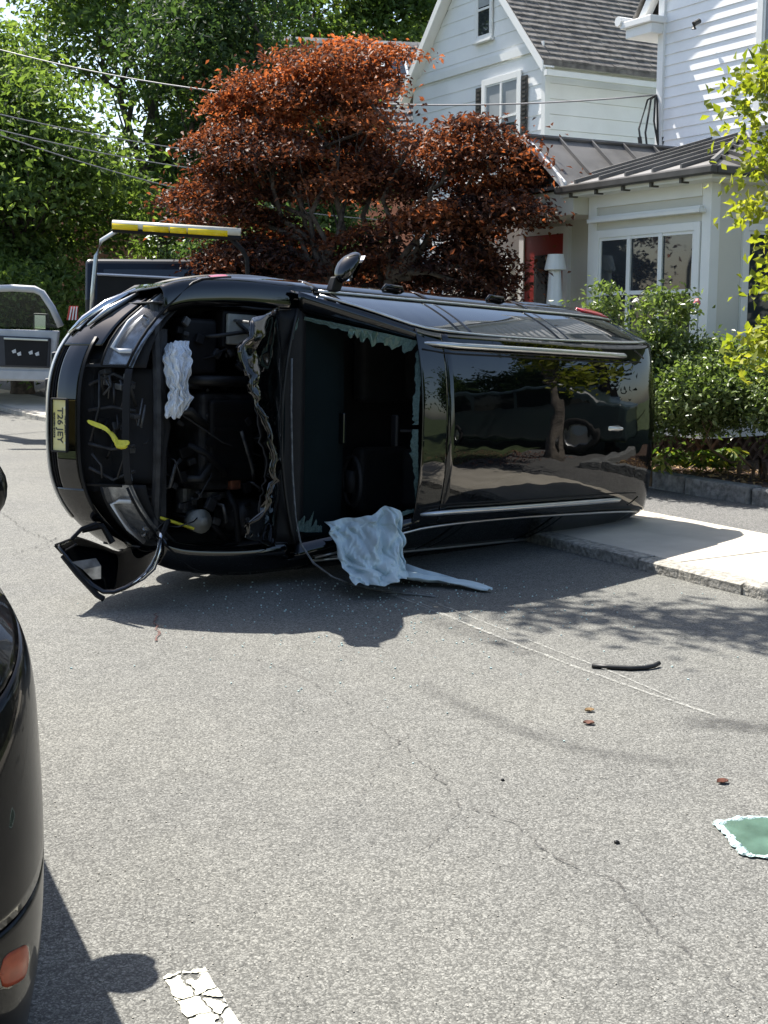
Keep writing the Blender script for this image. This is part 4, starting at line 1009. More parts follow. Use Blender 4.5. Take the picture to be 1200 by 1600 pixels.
# underbody and wheels
b = CB(); b.b2(.1, 4.75, -.80, .80, .22, .30); b.build('underbody', 'dark_metal', CAR)
b = CB(); b.tube([(4.6, .2, .22), (3.2, .2, .2), (2.8, .25, .19), (.4, .25, .2)], .035, 8); b.lathe([(0, .0), (0, .09), (.5, .09), (.5, 0)], (.5, .3, .2), 'x', 14); b.build('exhaust', 'grey_metal', CAR)
for xw in (1.10, 4.05):
    CB().tube([(xw, -.8, .34), (xw, .8, .34)], .045, 8).build('axle', 'dark_metal', CAR)
    for sg in (-1, 1):
        w = empty('wheel', (Vector((xw, sg * .83, .36)) - OFF)); w.parent = CAR; w.scale = (1, 1, 1.165)
        MB().lathe([(-.10, .22), (-.115, .28), (-.11, .34), (-.085, .37), (0, .375), (.085, .37), (.11, .34), (.115, .28), (.10, .22)], (0, 0, 0), 'y', 36).build('tyre', 'tyre', w, smooth=True)
        bb = MB().lathe([(-.1, .22), (0, .20), (.09, .22), (.10, .235)], (0, 0, 0), 'y', 30)
        for k_ in range(5):
            a = k_ * 2 * math.pi / 5; bb.box((math.cos(a) * .13, sg * .075, math.sin(a) * .13), (.22, .03, .05), Matrix.Rotation(-a, 3, 'Y'))
        bb.lathe([(.05 * sg, 0), (.09 * sg, .0), (.09 * sg, .05), (.05 * sg, .06)], (0, 0, 0), 'y', 16); bb.build('rim', 'alu', w, smooth=False)

# ---- front end
FXC = [(.18, 5.02), (.26, 5.17), (.36, 5.21), (.50, 5.19), (.62, 5.14), (.80, 5.05), (.95, 4.93), (1.02, 4.82)]
FW = .93
def fp(y, z, out=0):
    xc = smooth_interp(z, FXC); t = min(1, abs(y) / FW)
    x = xc - (xc - 4.50) * (t ** 3.2)
    # outward direction, roughly
    return Vector((x + out * (1 - .6 * t), y + out * .6 * t * (1 if y > 0 else -1), z))
def fpanel(name, y0, y1, z0, z1, m, out=0, n=16, nv=None, thick=.012, parent=None):
    nv = nv or n
    P = []
    for i in range(n + 1):
        y = lerp(y0, y1, i / n); a = z0(y) if callable(z0) else z0; c = z1(y) if callable(z1) else z1
        P.append([fp(y, lerp(a, c, j / nv), out) for j in range(nv + 1)])
    return CB().grid(P).build(name, m, parent or CAR, smooth=True, solid=thick, offset=0)
fpanel('skid_plate', -.72, .60, .25, .345, 'skid', out=.012, n=28)
fpanel('lower_bumper', -.93, .70, .19, .262, 'plastic', n=26)
fpanel('lower_intake', -.60, .60, .35, .44, 'deep', out=-.05, n=20)
b = CB()
for z in (.365, .395, .425): b.tube([fp(y, z, -.01) for y in np.linspace(-.6, .6, 16)], .007, 5)
b.build('intake_bars', 'plastic', CAR, kind='stuff')
# the painted beam that carries the plate
fpanel('bumper_beam', -.62, .62, .44, .60, 'paint', n=24)
fpanel('bumper_beam_trim', -.55, .55, .625, .645, 'plastic', out=.02, n=20)
# corner covers, only the upper (right) one is still in place
fpanel('bumper_cover', -.93, -.50, lambda y: .262, lambda y: lerp(.70, .74, (-y - .5) / .43), 'paint', n=22)
fpanel('fog_lamp_recess', -.84, -.62, lambda y: .30, lambda y: .42, 'deep', out=.006, n=12, thick=.006)
CB().tube([fp(-.57, .36, .03), fp(-.66, .40, .035), fp(-.76, .45, .035), fp(-.86, .50, .03)], [.012, .026, .034, .018], 8).build('fog_lamp_trim', 'chrome', CAR, smooth=True)
CB().tube([fp(-.62, .50, .03), fp(-.72, .545, .035), fp(-.84, .59, .03)], [.008, .022, .010], 8).build('bumper_blade', 'alu', CAR, smooth=True)
fpanel('fog_lamp', -.70, -.60, .37, .43, 'lampin', out=.022, n=8, thick=.01)
# lower corner: torn, only a bent strip and the liner remain
fpanel('bumper_liner', .55, .90, .28, .60, 'plastic', out=-.03, n=12)
fpanel('bumper_cover', .40, .90, lambda y: .262, lambda y: lerp(.62, .70, (y - .4) / .5) , 'paint', n=22)
# grille frame: black mesh opening, hex bars
fpanel('grille_frame', -.39, -.37, .62, .90, 'plastic', out=-.01, n=10); fpanel('grille_frame', .37, .385, .62, .86, 'plastic', out=-.02, n=10)
fpanel('grille_frame', -.36, .36, .895, .93, 'deep', out=.0, n=20)
fpanel('grille_back', -.92, -.40, .24, .93, 'deep', out=-.12, n=16); fpanel('grille_back', .40, .92, .24, .93, 'deep', out=-.12, n=16)
fpanel('grille_back', -.42, .42, .24, .62, 'deep', out=-.12, n=16); fpanel('grille_back', -.44, .44, .55, .95, 'deep', out=-.27, n=16)
CB().b2(4.74, 5.04, -.42, .42, .46, .625).build('front_shelf', 'deep', CAR)
r_ = random.Random(21)
for k_ in range(26):
    y, z = r_.uniform(-.38, .38), r_.uniform(.64, .90); o_ = r_.uniform(-.22, -.08); w = r_.uniform(.02, .06)
    if k_ % 2: CB().box(fp(y, z, o_), (w, w * r_.uniform(.5, 2), w * .7), Matrix.Rotation(r_.uniform(0, 3), 3, 'X')).build('front_fitting', r_.choice(('grey_metal', 'dark_metal', 'plastic', 'dark_metal')), CAR, bevel=.005)
    else: CB().tube([fp(y, z, o_), fp(y + r_.uniform(-.1, .1), z + .03, o_ + .03), fp(y + r_.uniform(-.2, .2), min(.9, z + r_.uniform(-.08, .08)), o_ - .02)], r_.choice((.005, .008, .013)), 6).build('hose', r_.choice(('rubber', 'dark_metal', 'grey_metal')), CAR, smooth=True)
b = CB(); r_ = random.Random(3)
for (y0, z0, y1, z1) in ((-.34, .70, .10, .66), (.34, .72, .18, .67), (-.30, .84, -.12, .86), (.05, .86, .33, .83), (-.33, .77, -.20, .75)):
    b.tube([fp(y0, z0, -.05), fp((y0 + y1) / 2, (z0 + z1) / 2 + .015, -.07), fp(y1, z1, -.04)], .008, 6)
b.build('grille_bar', 'dark_metal', CAR, smooth=True)
for y in (-.27, -.10, .12, .28):
    CB().tube([fp(y, .62, -.07), fp(y * 1.3, .76, -.10), fp(y * 1.05, .90, -.09)], .011, 6).build('grille_brace', 'dark_metal', CAR)
# licence plate
ppos = fp(0, .53, .045)
pm = Matrix.Rotation(R(-6), 3, 'Y')
pl = CB(); pl.box(ppos, (.012, .325, .17), pm); pl_o = pl.build('licence_plate', 'plate', CAR, bevel=.004)
b = CB()
for (cy, cz, sy, sz) in ((0, .084, .335, .012), (0, -.084, .335, .012), (.164, 0, .012, .17), (-.164, 0, .012, .17)): b.box(Vector(ppos) + pm @ Vector((.006, cy, cz)), (.02, sy, sz), pm)
b.build('plate_frame', 'plastic', pl_o, bevel=.003)
def text(s_, size, dy, dz, name, m='ink', sx=1.0):
    cu = bpy.data.curves.new('t', 'FONT'); cu.body = s_; cu.size = size; cu.align_x = 'CENTER'; cu.align_y = 'CENTER'; cu.extrude = .0008; cu.offset = .0012
    to = bpy.data.objects.new('t', cu); COL.objects.link(to); dg = bpy.context.evaluated_depsgraph_get(); dg.update()
    me = bpy.data.meshes.new_from_object(to.evaluated_get(dg)); bpy.data.objects.remove(to)
    o = bpy.data.objects.new(name, me); COL.objects.link(o); me.materials.clear(); me.materials.append(M[m])
    # text x -> car +y seen from the front (reader's right is the car's left), text y -> up
    base = pm @ Matrix(((0, 0, 1), (1, 0, 0), (0, 1, 0)))
    for v in me.vertices:
        q = Vector((v.co.x * sx, v.co.y, v.co.z)); v.co = base @ q + Vector(ppos) - OFF + pm @ Vector((.0075, dy, dz))
    o.parent = pl_o; return o
text('T26 JEY', .088, .0, .004, 'plate_number', sx=.78)
text('GARDEN STATE', .022, 0, -.062, 'plate_caption')
text('NEW JERSEY', .022, 0, .066, 'plate_caption')
b = CB()
for sy in (-.11, .11): b.lathe([(.012, 0), (.012, .008), (.0, .009)], Vector(ppos) + pm @ Vector((.0, sy, .068)), 'x', 8)
b.build('plate_screw', 'alu', pl_o)
# licence plate star/state mark between the groups
b = CB(); b.box(Vector(ppos) + pm @ Vector((.0078, -.012, .006)), (.002, .012, .012), pm @ Matrix.Rotation(R(45), 3, 'X')); b.build('plate_mark', 'ink', pl_o)
# head lights
def headlight(sg, broken):
    hl = empty('headlight', (0, 0, 0)); hl.parent = CAR
    # outline between inner nose and outer tip; lower and upper edges
    def pt(u, v, out=0):
        # u 0 inner .. 1 outer tip swept back along the fender
        y = lerp(.38, .93, min(1, u / .6)); zl = lerp(.70, .84, u); zh = lerp(.86, 1.0, u) if u < .6 else lerp(.944, .97, (u - .6) / .4)
        zl = lerp(.75, .93, max(0, u - .2) ** 1.3 * 1.2); zh = lerp(.90, .985, min(1, u * 1.8)) if u < .6 else lerp(.985, .975, (u - .6) / .4)
        z = lerp(zl, zh, v)
        if u <= .6:
            p = fp(y, z, out)
        else:
            x = lerp(4.50, 4.22, (u - .6) / .4); p = Vector((x, ys(x, z) + out * .8, z))
            x5 = fp(.93, z, out); 
        return Vector((p.x, sg * p.y, p.z))
    N = 20
    bk = CB().grid([[pt(i / N, j / 8, -.05) for j in range(9)] for i in range(N + 1)]).build('lamp_housing', 'lampin', hl, smooth=True)
    if not broken or True:
        CB().grid([[pt(i / N, j / 8, .008) for j in range(9)] for i in range(N + 1)]).build('lens', 'lamp', hl, smooth=True)
    # running light: an L along the inner and lower edge
    CB().tube([pt(.10, .92, -.006), pt(.10, .5, -.004), pt(.12, .16, -.004), pt(.3, .12, -.004), pt(.5, .12, -.004)], .017, 8).build('running_light', 'drl', hl, smooth=True)
    for u in (.33, .47, .60):
        c = pt(u, .62, -.035); CB().lathe([(-.03, .0), (0, .028), (.03, .036)], c, 'x', 16).build('projector', 'chrome', hl, smooth=True)
    CB().tube([pt(i / 12, 1.02, .004) for i in range(13)], .010, 6).build('lamp_bezel', 'plastic', hl, smooth=True)
    CB().tube([pt(i / 12, -.02, .004) for i in range(13)], .010, 6).build('lamp_bezel', 'plastic', hl, smooth=True)
    if sg < 0: CB().grid([[pt(lerp(.78, .97, i / 5), lerp(.55, .95, j / 3), .014) for j in range(4)] for i in range(6)]).build('side_marker', 'red', hl, smooth=True)
headlight(-1, False); headlight(1, True)
# nose panel between headlight and hood gap
for sg in (-1, 1):
    P = [[Vector((lerp(4.30, 4.72, i / 10), sg * lerp(.80, .86 - .18 * (i / 10) ** 2, j / 4), TOPF(lerp(4.30, 4.72, i / 10)) + .003 - .02 * j / 4)) for j in range(5)] for i in range(11)]
    CB().grid(P).build('fender_flange', 'dark_metal', CAR, smooth=True, solid=.004)

# ---- engine bay
b = CB(); b.b2(3.72, 4.80, -.80, .80, .30, .34); b.build('bay_floor', 'deep', CAR)
for sg in (-1, 1):
    CB().grid([[(x, sg * (.79 + .01 * math.sin(x * 9)), lerp(.3, TOPF(x), v)) for v in np.linspace(0, 1, 6)] for x in np.linspace(3.75, 4.78, 12)]).build('inner_wing', 'dark_metal', CAR, smooth=True, solid=.01)
    CB().lathe([(0, .0), (.0, .05), (-.01, .10), (-.05, .13), (-.3, .15)], (4.0, sg * .62, .98), 'z', 20).build('strut_tower', 'dark_metal', CAR, smooth=True)
    for k_ in range(3):
        a = k_ * 2.1; CB().lathe([(0, 0), (.02, .0), (.02, .012), (0, .013)], (4.0 + .07 * math.cos(a), sg * .62 + .07 * math.sin(a), .985), 'z', 8).build('strut_nut', 'alu', CAR)
CB().b2(3.70, 3.76, -.80, .80, .3, 1.08).build('bulkhead', 'deep', CAR)
P = [[(lerp(3.98, 3.70, v), y, lerp(1.06, 1.13, v) + .02 * math.sin(v * 9)) for v in np.linspace(0, 1, 7)] for y in np.linspace(-.80, .80, 20)]
CB().grid(P).build('cowl_cover', 'plastic', CAR, smooth=True, solid=.012)
CB().tube([(4.74, y, .93 - .05 * (abs(y) / .75) ** 2) for y in np.linspace(-.78, .78, 14)], .035, 8).build('radiator_support', 'dark_metal', CAR)
CB().b2(4.66, 4.71, -.62, .62, .36, .90).build('radiator', 'dark_metal', CAR)
b = CB()
for i in range(24): b.b2(4.712, 4.718, -.60 + i * .05, -.588 + i * .05, .38, .88)
b.build('radiator_fins', 'grey_metal', CAR, kind='stuff')
for sg in (-.30, .28):
    CB().lathe([(0, .24), (.03, .25), (.03, .23), (0, .22)], (4.60, sg, .62), 'x', 28).build('fan_shroud', 'plastic', CAR)
CB().tube([(4.78, -.62, .60), (4.82, 0, .60), (4.78, .62, .60)], .045, 8).build('crash_beam', 'dark_metal', CAR)
r_ = random.Random(17)
CB().b2(3.98, 4.42, -.22, .42, .48, .94).build('engine_block', 'dark_metal', CAR, bevel=.03)
CB().b2(4.02, 4.38, -.18, .36, .94, 1.0).build('engine_cover', 'plastic', CAR, bevel=.03, seg=3)
for k_ in range(4): CB().b2(4.05, 4.35, -.12 + k_ * .12, -.09 + k_ * .12, 1.0, 1.012).build('cover_rib', 'plastic', CAR)
CB().b2(4.0, 4.28, -.76, -.52, .72, .98).build('battery', 'plastic', CAR, bevel=.01)
CB().b2(4.02, 4.26, -.74, -.54, .98, 1.015).build('battery_cover', 'tank', CAR, bevel=.01)
CB().b2(4.30, 4.56, -.70, -.34, .74, .95).build('air_box', 'plastic', CAR, bevel=.03, seg=3)
CB().lathe([(0, 0), (0, .07), (.12, .08), (.13, .03), (.16, .03), (.16, 0)], (4.42, .62, .84), 'z', 16).build('coolant_tank', 'tank', CAR, smooth=True)
CB().lathe([(0, 0), (0, .05), (.08, .055), (.09, .03), (.12, .03), (.12, 0)], (3.86, .55, .96), 'z', 16).build('brake_reservoir', 'tank', CAR, smooth=True)
CB().lathe([(0, 0), (0, .03), (.02, .03), (.02, 0)], (4.40, .10, 1.01), 'z', 12).build('oil_cap', 'plastic', CAR)
CB().b2(3.80, 3.92, -.50, -.20, .95, 1.05).build('fuse_box', 'grey_metal', CAR, bevel=.01)
CB().lathe([(-.08, 0), (-.08, .075), (.08, .075), (.08, 0)], (4.36, .50, .66), 'y', 18).build('alternator', 'grey_metal', CAR)
CB().lathe([(-.02, 0), (-.02, .10), (.02, .10), (.02, 0)], (4.22, .46, .78), 'y', 20).build('pulley', 'grey_metal', CAR)
CB().b2(4.12, 4.2, .34, .42, .90, .98).build('relay_box', 'rust', CAR, bevel=.01)
for k_ in range(34):
    x0, y0, z0 = r_.uniform(3.85, 4.6), r_.uniform(-.7, .7), r_.uniform(.8, 1.0); a = r_.uniform(0, 6.28); l = r_.uniform(.12, .4)
    pts = [(x0, y0, z0), (x0 + math.cos(a) * l * .3, y0 + math.sin(a) * l * .3, z0 + .07), (x0 + math.cos(a) * l * .8, y0 + math.sin(a) * l, z0 + .05), (x0 + math.cos(a) * l, y0 + math.sin(a) * l * 1.2, z0 - .12)]
    pts = [(min(4.64, max(3.8, p[0])), max(-.76, min(.76, p[1])), p[2]) for p in pts]
    CB().tube(pts, r_.choice((.005, .006, .009, .014, .022)), 7).build('hose', r_.choice(('rubber', 'rubber', 'plastic', 'dark_metal', 'grey_metal')), CAR, smooth=True)
for k_ in range(60):
    x0, y0, z0 = r_.uniform(3.82, 4.62), r_.uniform(-.72, .72), r_.uniform(.86, 1.0); w = r_.uniform(.02, .07)
    CB().box((x0, y0, z0), (w, w * r_.uniform(.4, 1.6), w * .6), Matrix.Rotation(r_.uniform(0, 3), 3, 'Z')).build('engine_fitting', r_.choice(('grey_metal', 'dark_metal', 'plastic', 'dark_metal', 'grey_metal')), CAR, bevel=.006)
for (x0, y0, x1, y1, rr2) in ((4.5, -.30, 4.05, -.30, .035), (4.55, .34, 4.3, .2, .03), (4.62, -.1, 4.4, .0, .03)):
    CB().tube([(x0, y0, .9), (lerp(x0, x1, .4), y0, .99), (x1, y1, .96)], rr2, 10).build('intake_hose', 'rubber', CAR, smooth=True)
CB().tube([(4.70, -.15, .95), (4.3, .1, 1.02), (3.95, .2, .97)], .006, 5).build('hood_cable', 'wire', CAR)
CB().tube([(4.72, .58, .92), (4.50, .66, .99)], .010, 6).build('dipstick', 'yellow', CAR)

# ---- hood, sprung open and seen nearly edge on, its leading edge crumpled
HX, HZ, HA_, HL = 3.90, 1.10, R(47), 1.0
P = []; Pb = []
nz_ = lambda a, b_, c: noise.noise(Vector((a, b_, c)))
for i in range(29):
    u = i / 28; row = []; rb = []
    for j in range(41):
        t = j / 40 * 2 - 1; w = lerp(.80, .66, u ** 1.6) ; L_ = HL * (1 - .10 * abs(t) ** 3)
        d = u * L_; lift = .035 * (1 - t * t) + .05 * math.sin(u * 3.0) * .8
        crum = (u ** 3) * (.10 * nz_(t * 5, u * 4, 3) + .04 * nz_(t * 17, u * 9, 5)); ang = HA_ + (u ** 2) * (.10 * math.sin(t * 3.2 + .6))
        x = HX + d * math.cos(ang) - (lift + crum) * math.sin(ang); z = HZ + d * math.sin(ang) + (lift + crum) * math.cos(ang)
        y = t * w + (u ** 3) * .03 * nz_(t * 9, 2, 1)
        row.append((x, y, z)); 
    P.append(row)
hood = CB().grid(P).build('hood', 'paint', CAR, smooth=True, solid=.022, offset=-1)
b = CB(); b.grid([[Vector(P[i][j]) + Vector((.05 * math.sin(HA_), 0, -.05 * math.cos(HA_))) for j in range(3, 38)] for i in range(1, 26)]); b.build('hood_liner', 'deep', hood, smooth=True, solid=.01)
# torn, folded lip along the leading edge
lip = [Vector(P[28][j]) + Vector((.012 * nz_(j * .7, 1, 1), .0, .03 * nz_(j * .9, 4, 2))) for j in range(41)]
CB().tube(lip, [.008 + .010 * abs(nz_(j * .6, 7, 7)) for j in range(41)], 7).build('hood_edge', 'paint', hood, smooth=True)
P2 = [[lip[j] + Vector((-.02 * v + .05 * nz_(j * .55, v * 3, 1), 0, -.07 * v + .08 * nz_(j * .37, v * 2, 9) * v)) for v in (0, .33, .66, 1)] for j in range(41)]
CB().grid(P2).build('hood_fold', 'paint', hood, smooth=False, solid=.006)
for sg in (-1, 1):
    CB().tube([(3.88, sg * .72, 1.02), (3.94, sg * .74, 1.10), (4.02, sg * .72, 1.20)], .018, 6).build('hood_hinge', 'dark_metal', CAR)
CB().tube([(4.2, -.70, .98), (4.36, -.66, 1.5)], .010, 6).build('hood_stay', 'grey_metal', CAR)

# ---- windscreen opening: pillars, broken laminated edge, dark cabin
def wsp(r, t, out=0):     # r 0 cowl .. 1 header
    x = lerp(3.88, 3.07, r) - .14 * t * t * (1 - .3 * r); y = t * lerp(.84, .645, r); z = lerp(1.12, 1.69, r) - .05 * t * t * r
    return Vector((x + out * .55, y, z + out * .8))
for sg in (-1, 1):
    P = []
    for i in range(21):
        r = i / 20; a = wsp(r, sg * .93); o_ = Vector((lerp(3.80, 3.04, r), sg * (lerp(.905, .665, r)), edge_z(lerp(3.80, 3.06, r)) + .002))
        mid = (a + o_) / 2 + Vector((.015, sg * .012, .02)); P.append([a + Vector((0, 0, -.04)), a, mid, o_, o_ + Vector((-.03, sg * -.0, -.03))])
    CB().grid(P).build('windscreen_pillar', 'paint', CAR, smooth=True, solid=.008)
def shard(name, path, w0, seed, m='crushed', inward=(0, 0)):
    """ragged band of crushed laminated glass along a stretch of the frame: path = [(r,t)]"""
    r_ = random.Random(seed); P = []
    pts = []
    for (a, b_) in zip(path, path[1:]):
        for k_ in range(10): pts.append((lerp(a[0], b_[0], k_ / 10), lerp(a[1], b_[1], k_ / 10), lerp(a[2], b_[2], k_ / 10)))
    pts.append(path[-1])
    for i, (r, t, w) in enumerate(pts):
        ww = w * .62 * (1 + .9 * nz_(i * .45, seed, 1)) + .004 + r_.uniform(-.1, .1) * w
        e = wsp(r, t, .006); c = wsp(.5, 0); dr = (c - e); dr.x *= .6; dr = dr.normalized()
        P.append([e + dr * ww * v + Vector((0, 0, -.02 * v + .012 * nz_(i * .8, v * 4, seed))) for v in (0, .33, .66, 1)])
    CB().grid(P).build(name, m, CAR, smooth=False, solid=.006)
shard('windscreen_edge', [(.06, -.90, .03), (.35, -.91, .05), (.7, -.92, .11), (.93, -.92, .13)], .1, 1)
shard('windscreen_edge', [(.97, -.90, .10), (.985, -.5, .05), (.985, -.2, .05), (.985, -.05, .03)], .1, 2)
shard('windscreen_edge', [(.985, .0, .04), (.985, .25, .07), (.985, .5, .035), (.97, .85, .02)], .1, 3)
shard('windscreen_edge', [(.02, -.9, .05), (.0, -.7, .03), (.0, -.5, .008)], .1, 4)
shard('windscreen_edge', [(.03, .85, .12), (.12, .88, .14), (.22, .90, .05)], .1, 5)
shard('windscreen_edge', [(.5, .90, .02), (.8, .90, .03), (.95, .88, .03)], .1, 6)
shard('windscreen_flap', [(.40, -.89, .07), (.55, -.91, .11), (.8, -.92, .10)], .1, 7, 'gdark')
# cord of black urethane and trim hanging from the frame
CB().tube([wsp(.0, t, .012) for t in np.linspace(-.95, .95, 16)], .012, 6).build('windscreen_seal', 'rubber', CAR, smooth=True)
# interior
P = [[(lerp(3.86, 3.28, v), y, lerp(1.08, 1.05, v) + .03 * math.sin(v * 3.1) - .03 * (abs(y) / .8) ** 2) for v in np.linspace(0, 1, 9)] + [(3.24, y, .95), (3.22, y, .7)] for y in np.linspace(-.86, .86, 18)]
dash = CB().grid(P).build('dashboard', 'dash', CAR, smooth=True, solid=.01)
CB().b2(3.30, 3.33, -.10, .12, 1.02, 1.12).build('screen', 'cglass', dash, bevel=.01)
sw = CB(); pts = [(3.13 + .05 * math.sin(a) , .40 + .18 * math.cos(a), .98 + .17 * math.sin(a)) for a in np.linspace(0, 2 * math.pi, 25)]; sw.tube(pts, .016, 8, cap=False); sw.box((3.15, .40, .98), (.03, .16, .10)); sw.build('steering_wheel', 'seat', CAR, smooth=True)
for y in (-.42, .42):
    st_ = CB(); st_.box((2.55, y, .62), (.52, .50, .16)); st_.hexa([(2.24, y - .24, .68), (2.40, y - .24, .68), (2.40, y + .24, .68), (2.24, y + .24, .68), (2.08, y - .20, 1.22), (2.18, y - .20, 1.22), (2.18, y + .20, 1.22), (2.08, y + .20, 1.22)]); so_ = st_.build('seat', 'seat', CAR, bevel=.05, seg=3, smooth=False)
    CB().box((2.10, y, 1.33), (.10, .26, .17)).build('headrest', 'seat', so_, bevel=.04, seg=3)
CB().b2(1.25, 1.45, -.65, .65, .6, 1.2).build('rear_seat', 'seat', CAR, bevel=.06)
CB().b2(.5, 3.7, -.85, .85, .34, .40).build('cabin_floor', 'seat', CAR)
CB().tube([wsp(.96, .02, -.04), wsp(.86, .02, -.06)], .01, 6).build('mirror_stalk', 'plastic', CAR)
CB().box(wsp(.82, .02, -.08), (.03, .22, .06)).build('rear_view_mirror', 'plastic', CAR, bevel=.01)
# headliner keeps the cabin dark
P = [[Vector(roofp(x, t * .97)) - Vector((0, 0, .035)) for t in np.linspace(-1, 1, 12)] for x in np.linspace(.5, 3.02, 14)]
CB().grid(P).build('headliner', 'seat', CAR, smooth=True)

# ---- the torn bumper corner hanging at the lower front, touching the road
def W2(px, py, D): return at(px, py, D=D)
def strip(pts_a, pts_b, n=1): return [[Vector(a), Vector(b_)] for a, b_ in zip(pts_a, pts_b)]
fr = empty('bumper_fragment', at(165, 930, z=0.0), 0, 'torn glossy black bumper corner propped on the road under the car front', 'car part')
def FR(b, name, m, **k):
    inv = fr.matrix_basis.inverted() if False else Matrix.Translation(-Vector(fr.location))
    b.v = [tuple(inv @ Vector(v)) for v in b.v]; return b.build(name, m, fr, **k)
D0 = 7.12
quad = lambda a, c, d, e, Da=D0: [[W2(*a, Da), W2(*c, Da - .05)], [W2(*e, Da), W2(*d, Da - .05)]]
# main curved shell
outer = [(88, 852), (104, 872), (128, 902), (160, 934), (196, 922), (232, 900), (246, 870), (252, 840)]
inner = [(118, 838), (140, 846), (168, 856), (186, 866), (200, 856), (214, 846), (228, 836), (240, 826)]
P = []
for k_, (a, c) in enumerate(zip(outer, inner)):
    t = k_ / 7; row = []
    for v in np.linspace(0, 1, 7):
        px = lerp(a[0], c[0], v); py = lerp(a[1], c[1], v); row.append(W2(px, py, 6.98 + .32 * v + .16 * math.sin(t * 3.1) * (v - .3)))
    P.append(row)
FR(MB().grid(P), 'bumper_shell', 'paint', smooth=True, solid=.012, sub=1)
FR(MB().tube([W2(198, 918, 6.95), W2(224, 903, 6.95), W2(240, 888, 6.96), W2(248, 862, 6.98), W2(252, 838, 7.02), (W2(247, 826, 7.05))], [.008, .012, .014, .014, .012, .006], 8), 'chrome_trim', 'chrome', smooth=True)
FR(MB().tube([W2(98, 868, 6.98), W2(122, 898, 6.95), W2(152, 930, 6.93), W2(162, 936, 6.92)], .016, 6), 'rib', 'plastic')
FR(MB().grid([[W2(112, 878, 6.93), W2(150, 872, 6.93)], [W2(130, 890, 6.92), W2(158, 884, 6.92)], [W2(145, 905, 6.92), W2(158, 904, 6.92)]]), 'clear_reflector', 'lampin', solid=.006)
FR(MB().tube([W2(86, 852, 7.02), W2(112, 842, 7.02), W2(120, 850, 7.02), W2(96, 864, 7.02), W2(86, 852, 7.02)], .008, 6), 'bracket', 'plastic')
FR(MB().tube([W2(112, 842, 7.02), W2(128, 826, 7.05), W2(150, 818, 7.08), (W2(160, 824, 7.1))], .012, 6), 'bracket', 'plastic')
FR(MB().tube([W2(128, 828, 7.1), W2(160, 822, 7.15), W2(176, 848, 7.15)], .020, 6), 'bracket', 'plastic')
FR(MB().tube([W2(252, 840, 7.05), W2(262, 815, 7.1), W2(244, 828, 7.1)], [.015, .02, .01], 6), 'bracket', 'plastic')

# ---- cloths, tape
def cloth(name, rows, m, label, cat, seed=1, amp=.03, sub=2, thick=.002):
    """rows: list of polylines in world space, interpolated to a grid, with folds"""
    nr = len(rows); n2 = 90; P = []
    for i in range((nr - 1) * 18 + 1):
        u = min(i / 18, nr - 1 - 1e-6); k_ = min(int(u), nr - 2); f_ = u - k_; row = []
        for j in range(n2 + 1):
            t = j / n2
            def samp(rw):
                q = t * (len(rw) - 1); a = min(int(q), len(rw) - 2); return Vector(rw[a]).lerp(Vector(rw[a + 1]), q - a)
            p = samp(rows[k_]).lerp(samp(rows[k_ + 1]), f_)
            fold = amp * (math.sin(t * 17 + u * .5 + 2.2 * nz_(t * 2, u * .8, seed)) * (.42 if amp > .07 else .06) + .6 * nz_(t * 6 + u, u * .7, seed) + 1.1 * abs(nz_(t * 8 - u * 1.1, u * .7 + t, seed + 4)) + .35 * abs(nz_(t * 17 + u * 1.5, u * 1.3 - t, seed + 6)) + .10 * nz_(t * 22, u * 5, seed + 9)); fold *= min(1, .35 + 1.2 * u / (nr - 1) + .5 * math.sin(u * 2.3) ** 2)
            row.append(p + Vector((0, -fold, 0)) + Vector((.5, 0, .2)) * fold * .5 + Vector((.02 * nz_(u * 1.7, seed, 5), 0, .025 * nz_(t * 5, u, 8))))
        P.append(row)
    o = MB().grid(P).build(name, m, None, smooth=True, solid=thick, sub=1); return tag(o, label, cat)
D1 = 7.62
cloth('draped_cloth', [
    [W2(506, 815, 7.72), W2(545, 808, 7.72), W2(580, 806, 7.72), W2(602, 790, 7.74), W2(626, 798, 7.76)],
    [W2(515, 835, 7.66), W2(550, 830, 7.66), W2(585, 825, 7.68), W2(612, 820, 7.68), W2(630, 830, 7.7)],
    [W2(526, 868, 7.52), W2(555, 866, 7.52), W2(585, 862, 7.52), W2(612, 860, 7.54), W2(632, 870, 7.56)],
    [W2(535, 890, 7.42), W2(565, 892, 7.40), W2(590, 888, 7.42), W2(615, 885, 7.45), W2(634, 892, 7.5)],
    [W2(552, 913, 7.24), W2(575, 914, 7.24), W2(600, 913, 7.25), W2(625, 905, 7.3), W2(638, 900, 7.36)]], 'cloth', 'pale blue sheet draped over the broken windscreen frame down to the road', 'cloth', 3, .085)
tail = [(596, 903, 30), (612, 906, 26), (628, 905, 24), (642, 912, 24), (656, 910, 17), (672, 915, 16), (688, 913, 12), (704, 918, 12), (722, 918, 8), (744, 923, 7), (766, 926, 3)]
P = []
for (px, py, w) in tail:
    row = []
    for v in np.linspace(0, 1, 9):
        g_ = at(px + 4 * math.sin(v * 5), py + w * (v - .5) * .8, z=.0); row.append((g_.x, g_.y, .010 + (.05 * abs(math.sin(v * 6 + px * .021)) + .035 * abs(nz_(px * .06, v * 3, 2))) * (w / 22 + .2) ))
    P.append(row)
tag(MB().grid(P).build('cloth_tail', 'cloth', None, smooth=True, solid=.005, sub=1), 'twisted light blue cloth end trailing on the road to the right', 'cloth')
